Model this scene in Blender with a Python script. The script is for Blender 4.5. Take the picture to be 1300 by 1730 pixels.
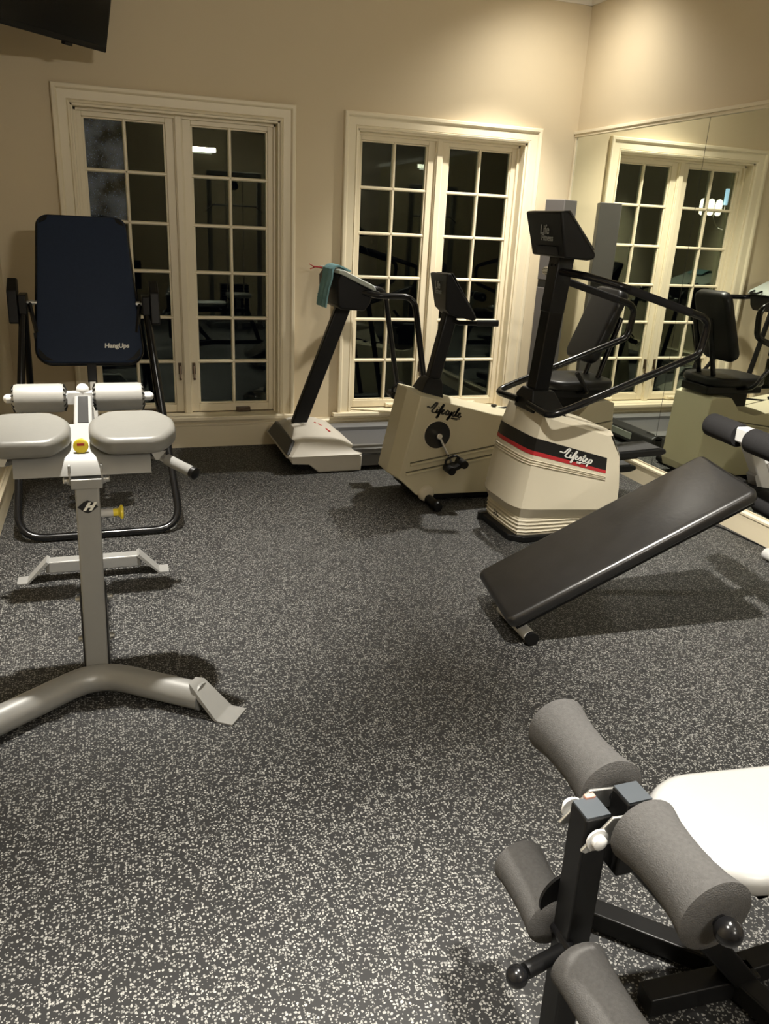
import bpy, bmesh, math, random
from mathutils import Vector, Matrix
for o in list(bpy.data.objects): bpy.data.objects.remove(o)
SC = bpy.context.scene
COL = SC.collection
V = Vector
R = math.radians

# ------------------------------------------------------------------ camera
yaw, pitch, roll = R(19.6125), R(20.06), R(2.881)
fwd = V((math.sin(yaw)*math.cos(pitch), math.cos(yaw)*math.cos(pitch), -math.sin(pitch)))
rt = V((math.cos(yaw), -math.sin(yaw), 0)); up = rt.cross(fwd)
r2 = math.cos(roll)*rt + math.sin(roll)*up; u2 = -math.sin(roll)*rt + math.cos(roll)*up
cd = bpy.data.cameras.new('camera'); cam = bpy.data.objects.new('camera', cd); COL.objects.link(cam)
cd.sensor_fit = 'HORIZONTAL'; cd.sensor_width = 36; cd.lens = 36*1329.14/1300; cd.clip_start = .02
cam.matrix_world = Matrix(((r2.x, u2.x, -fwd.x, .301), (r2.y, u2.y, -fwd.y, -5.5522), (r2.z, u2.z, -fwd.z, 1.55), (0, 0, 0, 1)))
SC.camera = cam
# ------------------------------------------------------------------ world, exposure
w = bpy.data.worlds.new('night'); SC.world = w; w.use_nodes = True
w.node_tree.nodes['Background'].inputs[0].default_value = (.35, .45, .7, 1)
w.node_tree.nodes['Background'].inputs[1].default_value = .001
SC.view_settings.view_transform = 'Standard'; SC.view_settings.look = 'None'
SC.view_settings.gamma = 1; SC.view_settings.use_curve_mapping = False
SC.view_settings.exposure = .35
LAMP_COLOR = (1, .95, .855)
# recessed downlights: x, y, beam watts, beam cone, aim on the floor, spill watts, spill cone, spill aim, label
LAMPS = [(.22, -2.62, 760, 57, (.42, -2.28), 1, 150, (.22, -2.6), 'recessed ceiling downlight above the silver hyperextension bench'),
         (3.04, -.66, 400, 86, (2.75, -.62), 50, 146, (3.7, 0), 'recessed ceiling downlight in the corner beside the mirrored wall'),
         (1.42, -3.72, 860, 54, (2.9, -3.10), 1, 150, (1.5, -3.7), 'recessed ceiling downlight in the middle of the room before the sloped bench'),
         (1.66, -4.42, 680, 56, (1.35, -4.75), 2, 150, (1.5, -4.8), 'recessed ceiling downlight above the leg machine with the white seat'),
         (.22, -4.95, 900, 54, (.14, -4.72), 1, 150, (.2, -5), 'recessed ceiling downlight near the left wall behind the camera'),
         (2.40, -6.30, 300, 60, (2.3, -6.2), 60, 150, (2.4, -6.3), 'added unseen ceiling downlight in the rear of the room, brightening the cable machine for its reflection')]  # last lamp is added, unseen, to brighten the rear for the window reflections
BAR_WATTS = 44
CEIL = 3.12

# ------------------------------------------------------------------ materials
def nodes(m):
    m.use_nodes = True
    return m.node_tree.nodes, m.node_tree.links, m.node_tree.nodes['Principled BSDF']
def mat(name, col, rough=.5, metal=0, var=.06, scale=30, bump=0, bscale=200, spec=.5, coat=0):
    m = bpy.data.materials.new(name); N, L, b = nodes(m)
    tc = N.new('ShaderNodeTexCoord'); nz = N.new('ShaderNodeTexNoise'); nz.inputs['Scale'].default_value = scale
    nz.inputs['Detail'].default_value = 4; L.new(tc.outputs['Object'], nz.inputs['Vector'])
    rp = N.new('ShaderNodeMapRange'); rp.inputs['To Min'].default_value = 1-var; rp.inputs['To Max'].default_value = 1+var
    L.new(nz.outputs['Fac'], rp.inputs['Value'])
    mx = N.new('ShaderNodeMix'); mx.data_type = 'RGBA'; mx.blend_type = 'MULTIPLY'; mx.inputs[0].default_value = 1
    mx.inputs[6].default_value = (*col, 1); L.new(rp.outputs['Result'], mx.inputs[7]); L.new(mx.outputs[2], b.inputs['Base Color'])
    b.inputs['Roughness'].default_value = rough; b.inputs['Metallic'].default_value = metal
    b.inputs['Specular IOR Level'].default_value = spec; b.inputs['Coat Weight'].default_value = coat
    if bump:
        n2 = N.new('ShaderNodeTexNoise'); n2.inputs['Scale'].default_value = bscale; n2.inputs['Detail'].default_value = 3
        L.new(tc.outputs['Object'], n2.inputs['Vector']); bp = N.new('ShaderNodeBump'); bp.inputs['Strength'].default_value = bump
        bp.inputs['Distance'].default_value = .002
        L.new(n2.outputs['Fac'], bp.inputs['Height']); L.new(bp.outputs['Normal'], b.inputs['Normal'])
    return m
def emit(name, col, s):
    m = bpy.data.materials.new(name); N, L, b = nodes(m)
    b.inputs['Base Color'].default_value = (*col, 1); b.inputs['Emission Color'].default_value = (*col, 1); b.inputs['Emission Strength'].default_value = s
    return m
def floor_mat():
    m = bpy.data.materials.new('speckled_rubber'); N, L, b = nodes(m)
    tc = N.new('ShaderNodeTexCoord')
    nz = N.new('ShaderNodeTexNoise'); nz.inputs['Scale'].default_value = 90; L.new(tc.outputs['Object'], nz.inputs['Vector'])
    ad = N.new('ShaderNodeVectorMath'); ad.operation = 'MULTIPLY_ADD'; ad.inputs[1].default_value = (.008, .008, 0)
    L.new(nz.outputs['Color'], ad.inputs[0]); L.new(tc.outputs['Object'], ad.inputs[2])
    def flecks(scale, lo, hi):
        v = N.new('ShaderNodeTexVoronoi'); v.voronoi_dimensions = '2D'; v.inputs['Scale'].default_value = scale; L.new(ad.outputs[0], v.inputs['Vector'])
        s = N.new('ShaderNodeSeparateColor'); L.new(v.outputs['Color'], s.inputs[0])
        g = N.new('ShaderNodeMath'); g.operation = 'GREATER_THAN'; g.inputs[1].default_value = lo; L.new(s.outputs[0], g.inputs[0])
        e = N.new('ShaderNodeMath'); e.operation = 'LESS_THAN'; e.inputs[1].default_value = hi; L.new(v.outputs['Distance'], e.inputs[0])
        a = N.new('ShaderNodeMath'); a.operation = 'MULTIPLY'; L.new(g.outputs[0], a.inputs[0]); L.new(e.outputs[0], a.inputs[1])
        k = N.new('ShaderNodeMath'); k.operation = 'MULTIPLY'; L.new(a.outputs[0], k.inputs[0]); L.new(s.outputs[1], k.inputs[1])
        k2 = N.new('ShaderNodeMath'); k2.operation = 'MULTIPLY_ADD'; k2.inputs[1].default_value = .6; L.new(k.outputs[0], k2.inputs[0])
        k3 = N.new('ShaderNodeMath'); k3.operation = 'MULTIPLY'; k3.inputs[1].default_value = .4; L.new(a.outputs[0], k3.inputs[0]); L.new(k3.outputs[0], k2.inputs[2])
        return k2.outputs[0]
    f1 = flecks(118, .60, .33); f2 = flecks(205, .72, .33)
    mx = N.new('ShaderNodeMath'); mx.operation = 'MAXIMUM'; L.new(f1, mx.inputs[0]); L.new(f2, mx.inputs[1])
    cr = N.new('ShaderNodeMix'); cr.data_type = 'RGBA'; L.new(mx.outputs[0], cr.inputs[0])
    cr.inputs[6].default_value = (.010, .010, .0103, 1); cr.inputs[7].default_value = (.27, .266, .25, 1)
    L.new(cr.outputs[2], b.inputs['Base Color']); b.inputs['Roughness'].default_value = .6; b.inputs['Specular IOR Level'].default_value = .42
    n2 = N.new('ShaderNodeTexNoise'); n2.inputs['Scale'].default_value = 300; L.new(tc.outputs['Object'], n2.inputs['Vector'])
    bp = N.new('ShaderNodeBump'); bp.inputs['Strength'].default_value = .25; bp.inputs['Distance'].default_value = .001
    L.new(n2.outputs['Fac'], bp.inputs['Height']); L.new(bp.outputs['Normal'], b.inputs['Normal'])
    return m
def glass_mat(name, dust=0):
    m = bpy.data.materials.new(name); m.use_nodes = True; N, L = m.node_tree.nodes, m.node_tree.links
    N.clear(); out = N.new('ShaderNodeOutputMaterial')
    fr = N.new('ShaderNodeFresnel'); fr.inputs[0].default_value = 1.5
    t = N.new('ShaderNodeBsdfTransparent'); t.inputs[0].default_value = (.93, .95, .93, 1)
    g = N.new('ShaderNodeBsdfGlossy'); g.inputs['Roughness'].default_value = 0; g.inputs[0].default_value = (.70, .78, .67, 1)
    mx = N.new('ShaderNodeMixShader'); L.new(fr.outputs[0], mx.inputs[0]); L.new(t.outputs[0], mx.inputs[1]); L.new(g.outputs[0], mx.inputs[2])
    last = mx.outputs[0]
    if dust:
        tc = N.new('ShaderNodeTexCoord'); n = N.new('ShaderNodeTexNoise'); n.inputs['Scale'].default_value = 9; n.inputs['Detail'].default_value = 8
        L.new(tc.outputs['Object'], n.inputs['Vector'])
        v = N.new('ShaderNodeTexVoronoi'); v.inputs['Scale'].default_value = 60; L.new(tc.outputs['Object'], v.inputs['Vector'])
        lt = N.new('ShaderNodeMath'); lt.operation = 'LESS_THAN'; lt.inputs[1].default_value = .17; L.new(v.outputs['Distance'], lt.inputs[0])
        mr = N.new('ShaderNodeMapRange'); mr.inputs['From Min'].default_value = .36; mr.inputs['From Max'].default_value = .75; mr.inputs['To Max'].default_value = dust
        L.new(n.outputs['Fac'], mr.inputs['Value'])
        ad = N.new('ShaderNodeMath'); ad.operation = 'MULTIPLY_ADD'; ad.inputs[1].default_value = dust*1.2; L.new(lt.outputs[0], ad.inputs[0]); L.new(mr.outputs[0], ad.inputs[2])
        d = N.new('ShaderNodeBsdfDiffuse'); d.inputs[0].default_value = (.42, .5, .66, 1)  # dust colour also holds the bluish outdoor light falling on it
        m2 = N.new('ShaderNodeMixShader'); L.new(ad.outputs[0], m2.inputs[0]); L.new(last, m2.inputs[1]); L.new(d.outputs[0], m2.inputs[2]); last = m2.outputs[0]
    L.new(last, out.inputs['Surface'])
    return m
def mirror_mat():
    m = bpy.data.materials.new('mirror_silver'); N, L, b = nodes(m)
    b.inputs['Base Color'].default_value = (.83, .86, .78, 1); b.inputs['Metallic'].default_value = 1; b.inputs['Roughness'].default_value = 0
    return m
M = dict(
    wall=mat('wall_paint', (.61, .515, .355), .75, var=.02, scale=3, bump=.1, bscale=500),
    trim=mat('trim_paint', (.74, .655, .48), .42, var=.02, scale=8),
    ceil=mat('ceiling_paint', (.72, .68, .60), .8, var=.02),
    floor=floor_mat(), glass=glass_mat('window_glass'), dusty_bluelit=glass_mat('dusty_bluelit_glass', .34), mirror=mirror_mat(),
    black=mat('black_powder_coat', (.005, .005, .0053), .4, var=.1, spec=.25),
    blackpl=mat('black_plastic', (.005, .005, .0053), .45, var=.1, bump=.15, bscale=600, spec=.25),
    gloss=mat('gloss_black_tube', (.005, .005, .0055), .2, var=.05, spec=.35),
    foam=mat('charcoal_foam', (.066, .064, .062), .95, var=.25, scale=140, bump=.7, bscale=420, spec=.15),
    foamdk=mat('black_foam', (.016, .0155, .016), .9, var=.2, scale=140, bump=.5, bscale=420, spec=.2),
    foamgrip=mat('grey_foam_grip', (.22, .22, .21), .85, var=.15, bump=.3, bscale=400, spec=.2),
    vinylblk=mat('black_vinyl', (.011, .0105, .0105), .3, var=.3, scale=14, bump=.18, bscale=60, spec=.75),
    vinylwht=mat('white_vinyl', (.32, .318, .308), .33, var=.03, bump=.12, bscale=60),
    vinylgry=mat('grey_vinyl', (.165, .162, .148), .36, var=.05, bump=.12, bscale=80),
    rollgry=mat('pale_grey_vinyl', (.22, .216, .20), .45, var=.05, bump=.15, bscale=80),
    silver=mat('silver_powder_coat', (.29, .29, .28), .38, metal=.25, var=.04),
    white=mat('white_powder_coat', (.5, .5, .49), .35, var=.03),
    chrome=mat('chrome', (.7, .7, .7), .15, metal=1, var=.03),
    steel=mat('zinc_steel', (.55, .55, .53), .35, metal=.9, var=.1),
    navy=mat('navy_fabric', (.0115, .021, .047), .7, var=.15, scale=60, bump=.3, bscale=700, spec=.3),
    cream=mat('cream_plastic', (.53, .485, .345), .45, var=.02, scale=6),
    creamdk=mat('painted_rib_shade', (.10, .092, .065), .5), cream2=mat('ivory_plastic', (.56, .51, .395), .42, var=.02, scale=6),
    greyabs=mat('warm_grey_plastic', (.52, .49, .43), .45, var=.02),
    darkgrey=mat('dark_grey_plastic', (.022, .022, .022), .4, var=.1),
    belt=mat('treadmill_belt', (.075, .075, .078), .5, var=.1, scale=50, bump=.2),
    rail=mat('grey_side_rail', (.13, .13, .13), .4, var=.06),
    palegrn=mat('pale_grey_console', (.42, .46, .42), .4, var=.04),
    teal=mat('teal_terry', (.22, .40, .44), .95, var=.2, scale=200, bump=.9, bscale=500, spec=.1),
    red=mat('red_plastic', (.42, .03, .03), .45), redband=mat('red_stripe', (.38, .02, .025), .4),
    yellow=mat('yellow_plastic', (.78, .62, .04), .4), blacklabel=mat('black_label', (.008, .008, .008), .3),
    ink=mat('black_ink', (.02, .018, .015), .5), inkwht=mat('white_ink', (.75, .75, .7), .5), inkgry=mat('grey_ink', (.3, .31, .3), .5),
    towergry=mat('taupe_panel', (.085, .077, .072), .55, var=.05, scale=10),
    seatblk=mat('black_seat_vinyl', (.006, .006, .006), .42, var=.2, spec=.3), copper=mat('dull_copper', (.42, .22, .17), .45), capgrey=mat('blue_grey_cap', (.045, .052, .06), .35), bronze=mat('bronze_hardware', (.10, .07, .045), .35, metal=.7),
    tvscreen=mat('tv_screen', (.006, .006, .007), .12, var=.02),
    pedaltread=mat('pedal_tread', (.03, .03, .03), .6, var=.6, scale=500, bump=1, bscale=500),
    bar=emit('lit_bar', (1, .95, .86), 5), lens=emit('lamp_lens', (1, .92, .78), 3), shade=emit('lit_glass_shade', (1, .90, .70), 2.2), bluelit=emit('blue_light_tube', (.45, .75, 1), 1.0),
)

# ------------------------------------------------------------------ mesh tools
class MB:
    def __init__(s): s.b = bmesh.new()
    def raw(s, vs, fs):
        a = [s.b.verts.new(v) for v in vs]
        for f in fs:
            try: s.b.faces.new([a[i] for i in f])
            except ValueError: pass
        return s
    def box(s, x0, x1, y0, y1, z0, z1):
        v = [(x, y, z) for x in (x0, x1) for y in (y0, y1) for z in (z0, z1)]
        return s.raw(v, [(0, 1, 3, 2), (4, 6, 7, 5), (0, 4, 5, 1), (2, 3, 7, 6), (0, 2, 6, 4), (1, 5, 7, 3)])
    def beam(s, p, q, wd, ht, upv=(0, 0, 1)):
        p, q = V(p), V(q); d = (q-p).normalized(); a = d.cross(V(upv))
        if a.length < 1e-4: a = d.cross(V((0, 1, 0)))
        a.normalize(); b = a.cross(d).normalized(); vs = []
        for c in (p, q):
            for i in (-1, 1):
                for j in (-1, 1): vs.append(c+a*wd/2*i+b*ht/2*j)
        return s.raw(vs, [(0, 1, 3, 2), (4, 6, 7, 5), (0, 4, 5, 1), (2, 3, 7, 6), (0, 2, 6, 4), (1, 5, 7, 3)])
    def loft(s, loops, closed=False, cap=True):
        n = len(loops[0]); vs = [v for l in loops for v in l]; fs = []
        K = len(loops)
        for k in range(K if closed else K-1):
            a, b = k*n, ((k+1) % K)*n
            for i in range(n):
                j = (i+1) % n; fs.append((a+i, a+j, b+j, b+i))
        if cap and not closed: fs += [tuple(range(n))[::-1], tuple(range((K-1)*n, K*n))]
        return s.raw(vs, fs)
    def tube(s, pts, r, seg=14, fil=0, closed=False):
        pts = fillet(pts, fil) if fil else [V(p) for p in pts]
        n = len(pts); loops = []; nrm = None
        for i, p in enumerate(pts):
            if closed: t = (pts[(i+1) % n]-pts[i-1]).normalized()
            elif i == 0: t = (pts[1]-p).normalized()
            elif i == n-1: t = (p-pts[i-1]).normalized()
            else: t = ((pts[i+1]-p).normalized()+(p-pts[i-1]).normalized()).normalized()
            if nrm is None:
                nrm = t.cross(V((0, 0, 1)))
                if nrm.length < .05: nrm = t.cross(V((0, 1, 0)))
            nrm = (nrm-t*nrm.dot(t)).normalized(); b = t.cross(nrm)
            rr = r[i] if isinstance(r, (list, tuple)) else r
            loops.append([p+(nrm*math.cos(a)+b*math.sin(a))*rr for a in [2*math.pi*k/seg for k in range(seg)]])
        return s.loft(loops, closed)
    def rev(s, p, q, prof, seg=24):
        """surface of revolution: prof = [(distance from p towards q, radius)]"""
        p, q = V(p), V(q); d = (q-p).normalized(); a = d.cross(V((0, 0, 1)))
        if a.length < 1e-3: a = d.cross(V((0, 1, 0)))
        a.normalize(); b = d.cross(a)
        return s.loft([[p+d*t+(a*math.cos(f)+b*math.sin(f))*max(r, 1e-4) for f in [2*math.pi*k/seg for k in range(seg)]] for t, r in prof])
    def cyl(s, p, q, r, seg=20):
        return s.rev(p, q, [(0, r), ((V(q)-V(p)).length, r)], seg)
    def ball(s, c, r, seg=16):
        c = V(c); return s.rev(c-V((0, 0, r)), c+V((0, 0, r)), [(r-r*math.cos(a), r*math.sin(a)) for a in [math.pi*k/10 for k in range(11)]], seg)
    def prism(s, poly, ax, d0, d1):
        """polygon (2-D) pushed along axis: 'x' -> (y,z), 'y' -> (x,z), 'z' -> (x,y)"""
        f = {'x': lambda u, v, d: (d, u, v), 'y': lambda u, v, d: (u, d, v), 'z': lambda u, v, d: (u, v, d)}[ax]
        return s.loft([[f(u, v, d0) for u, v in poly], [f(u, v, d1) for u, v in poly]])
    def pad(s, o, U, W, outl, th, rnd=.015, dome=0):
        """cushion: outl(inset) -> 2-D outline; o bottom centre; U first axis, W second; thickness along U x W"""
        o, U, W = V(o), V(U).normalized(), V(W).normalized(); Nn = U.cross(W).normalized(); loops = []
        st = [(rnd*(1-math.sin(a)), rnd*(1-math.cos(a))) for a in [math.pi/2*k/4 for k in range(5)]]
        prof = st + [(i, th-h) for i, h in reversed(st)]
        if dome: prof += [(rnd*2.5, th+dome*.55), (rnd*5, th+dome)]
        for ins, h in prof: loops.append([o+U*a+W*b+Nn*h for a, b in outl(ins)])
        return s.loft(loops)
def fillet(pts, rad, n=7):
    pts = [V(p) for p in pts]; out = [pts[0]]
    for i in range(1, len(pts)-1):
        p, a, b = pts[i], pts[i-1]-pts[i], pts[i+1]-pts[i]
        la, lb = a.length, b.length; a.normalize(); b.normalize(); ang = a.angle(b)
        if ang > R(176): out.append(p); continue
        d = min(rad/math.tan(ang/2), la*.48, lb*.48)
        A, B = p+a*d, p+b*d
        for k in range(n+1):
            t = k/n; out.append(A*(1-t)**2+p*2*t*(1-t)+B*t*t)
    out.append(pts[-1]); return out
def rrect(wd, ht, r, n=5):
    def f(i):
        a, b, rr = wd/2-i, ht/2-i, max(r-i, .002); o = []
        for cx, cy, st in ((a-rr, b-rr, 0), (-a+rr, b-rr, 90), (-a+rr, -b+rr, 180), (a-rr, -b+rr, 270)):
            for k in range(n+1):
                t = R(st+90*k/n); o.append((cx+rr*math.cos(t), cy+rr*math.sin(t)))
        return o
    return f
def poly_outline(pts):
    """convex outline with smooth corners; inset by edge offset"""
    def f(i):
        n = len(pts); o = []
        for k in range(n):
            p0, p, p1 = V(pts[k-1]), V(pts[k]), V(pts[(k+1) % n])
            e0 = (p-p0).normalized(); e1 = (p1-p).normalized(); n0 = V((-e0.y, e0.x)); n1 = V((-e1.y, e1.x)); h = (n0+n1)
            h = h/max(h.length_squared, .1)*2; q = p+h*i; c = min(.03, (p-p0).length*.3, (p1-p).length*.3)
            for t in (0, .5, 1):
                A, B = q-e0*c, q+e1*c; w_ = A*(1-t)**2+q*2*t*(1-t)+B*t*t; o.append((w_.x, w_.y))
        return o
    return f
ORG = {}
def origin(o): return ORG.get(o, V((0, 0, 0)))
def obj(name, mb, m, parent=None, bevel=0, ang=38, xf=None):
    bm = mb.b
    if xf: bmesh.ops.transform(bm, matrix=xf, verts=bm.verts)
    bmesh.ops.recalc_face_normals(bm, faces=bm.faces)
    og = origin(parent) if parent else V((0, 0, 0))
    if og.length: bmesh.ops.translate(bm, vec=-og, verts=bm.verts)
    me = bpy.data.meshes.new(name); bm.to_mesh(me); bm.free()
    me.polygons.foreach_set('use_smooth', [True]*len(me.polygons)); me.set_sharp_from_angle(angle=R(ang))
    me.materials.append(m); o = bpy.data.objects.new(name, me); COL.objects.link(o)
    if parent: o.parent = parent; ORG[o] = og
    if bevel:
        b = o.modifiers.new('bevel', 'BEVEL'); b.width = bevel; b.segments = 3; b.limit_method = 'ANGLE'; b.angle_limit = R(40)
    return o
def copy_to(o, d):
    c = o.copy(); COL.objects.link(c); c.location = o.location+V(d); ORG[c] = origin(o); return c
def thing(name, label, cat, loc, group=None):
    o = bpy.data.objects.new(name, None); COL.objects.link(o); o.location = loc; o.empty_display_size = .1
    ORG[o] = V(loc); o['label'] = label; o['category'] = cat
    if group: o['group'] = group
    return o
def tag(o, label, cat, group=None):
    o['label'] = label; o['category'] = cat
    if group: o['group'] = group
    return o
def structure(o): o['kind'] = 'structure'; return o
def root_structure(name, loc=(0, 0, 0)):
    o = bpy.data.objects.new(name, None); COL.objects.link(o); o.location = loc; ORG[o] = V(loc); o['kind'] = 'structure'; o.empty_display_size = .1; return o
def text(name, s, size, o, U, W, m, parent, shear=0, off=0, ext=.0006, align='CENTER', squeeze=1):
    cu = bpy.data.curves.new(name, 'FONT'); cu.body = s; cu.size = size; cu.shear = shear; cu.extrude = ext; cu.offset = off
    cu.align_x = align; cu.align_y = 'CENTER'; cu.resolution_u = 4
    t = bpy.data.objects.new(name, cu); COL.objects.link(t)
    me = bpy.data.meshes.new_from_object(t.evaluated_get(bpy.context.evaluated_depsgraph_get()))
    bpy.data.objects.remove(t)
    U, W = V(U).normalized(), V(W).normalized(); Nn = U.cross(W); o = V(o)-origin(parent)
    for v in me.vertices: v.co = o+U*v.co.x*squeeze+W*v.co.y+Nn*(v.co.z+ext*1.2)
    me.materials.clear(); me.materials.append(m); me.name = name
    ob = bpy.data.objects.new(name, me); COL.objects.link(ob); ob.parent = parent; ORG[ob] = origin(parent); return ob
def on_panel(name, s_, size, q, u, v, m, parent, shear=.4, off=.0008):
    """lettering on a four-cornered panel q = top left, top right, bottom left, bottom right"""
    a, b, c, d = (V(k) for k in q); T_, B_ = a.lerp(b, u), c.lerp(d, u); p = T_.lerp(B_, v)
    L_, R_ = a.lerp(c, v), b.lerp(d, v); Uq = (R_-L_).normalized(); Wq = (T_-B_).normalized(); nq = Uq.cross(Wq).normalized()
    return text(name, s_, size, p+nq*.003, Uq, Wq, m, parent, shear=shear, off=off)
def script(name, strokes, o, U, W, m, parent, wd, ys=1):
    """hand lettering: flat brush strokes in the plane U, W"""
    U = V(U); W = V(W).normalized()*U.length*ys; Nn = U.cross(W).normalized(); o = V(o); mb = MB()
    for st in strokes:
        pts = [V((a, b)) for a, b in st]; sm = []
        for i in range(len(pts)-1):
            p0, p1, p2, p3 = pts[max(i-1, 0)], pts[i], pts[i+1], pts[min(i+2, len(pts)-1)]
            for k in range(6):
                t = k/6; sm.append(.5*((2*p1)+(p2-p0)*t+(2*p0-5*p1+4*p2-p3)*t*t+(3*p1-p0-3*p2+p3)*t**3))
        sm.append(pts[-1]); a3 = []; n = len(sm)
        for i, p in enumerate(sm):
            d = (sm[min(i+1, n-1)]-sm[max(i-1, 0)]).normalized(); hw = wd*(.55+.45*abs(d.y))
            q = V((-d.y, d.x))*hw/2; a3.append((p+q, p-q))
        vs = []
        for a, b in a3:
            for c in (a, b): vs.append(o+U*c.x+W*c.y+Nn*.0009)
        mb.raw(vs, [(2*i, 2*i+1, 2*i+3, 2*i+2) for i in range(n-1)])
    return obj(name, mb, m, parent)

# ------------------------------------------------------------------ room
XL, XR, YB, YF = -.305, 3.621, 0, -7.4
W1, W2 = (.166, 1.432), (1.957, 3.225)          # window openings in the back wall
OZ0, OZ1 = .20, 2.142
structure(obj('floor', MB().box(XL-.2, XR+.2, YF-.2, YB+.2, -.1, 0), M['floor']))
structure(obj('ceiling', MB().box(XL-.2, XR+.2, YF-.2, YB+.2, CEIL, CEIL+.1), M['ceil']))
wb = MB()
for a, b, c, d in ((XL-.2, W1[0], 0, CEIL), (W1[1], W2[0], 0, CEIL), (W2[1], XR+.2, 0, CEIL), (W1[0], W1[1], 0, OZ0), (W2[0], W2[1], 0, OZ0), (W1[0], W1[1], OZ1, CEIL), (W2[0], W2[1], OZ1, CEIL)):
    wb.box(a, b, 0, .2, c, d)
structure(obj('wall_back', wb, M['wall']))
structure(obj('wall_right', MB().box(XR, XR+.2, YF, 0, 0, CEIL), M['wall']))
structure(obj('wall_left', MB().box(XL-.2, XL, YF, 0, 0, CEIL), M['wall']))
structure(obj('wall_front', MB().box(XL-.2, XR+.2, YF-.2, YF, 0, CEIL), M['wall']))
def base_prof(h, t): return [(0, 0), (t, 0), (t, h-.035), (t+.006, h-.03), (t+.006, h-.018), (t*.6, h-.008), (t*.6, h), (0, h)]
structure(obj('baseboard_back', MB().prism([(-a, b) for a, b in base_prof(.186, .018)], 'x', XL, XR), M['trim']))
structure(obj('baseboard_right', MB().prism([(XR-a, b) for a, b in base_prof(.146, .02)], 'y', YF, 0), M['trim']))
structure(obj('baseboard_left', MB().prism([(XL+a, b) for a, b in base_prof(.165, .018)], 'y', YF, 0), M['trim']))
cprof = [(0, 0), (0, -.085), (.012, -.085), (.02, -.065), (.055, -.028), (.07, -.015), (.07, 0)]
structure(obj('trim_1', MB().prism([(-a, CEIL+b) for a, b in cprof], 'x', XL, XR), M['ceil']))
structure(obj('trim_2', MB().prism([(XR-a, CEIL+b) for a, b in cprof], 'y', YF, 0), M['ceil']))
structure(obj('trim_3', MB().prism([(XL+a, CEIL+b) for a, b in cprof], 'y', YF, 0), M['ceil']))
structure(obj('trim_4', MB().box(XR-.022, XR, -4.3, -.004, 2.208, 2.228).box(XR-.03, XR, -4.3, -.002, 2.226, 2.246), M['trim'], bevel=.003))   # rail over the mirrors
structure(obj('trim_5', MB().box(XR-.016, XR, -.022, -.004, .146, 2.21), M['trim']))

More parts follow.
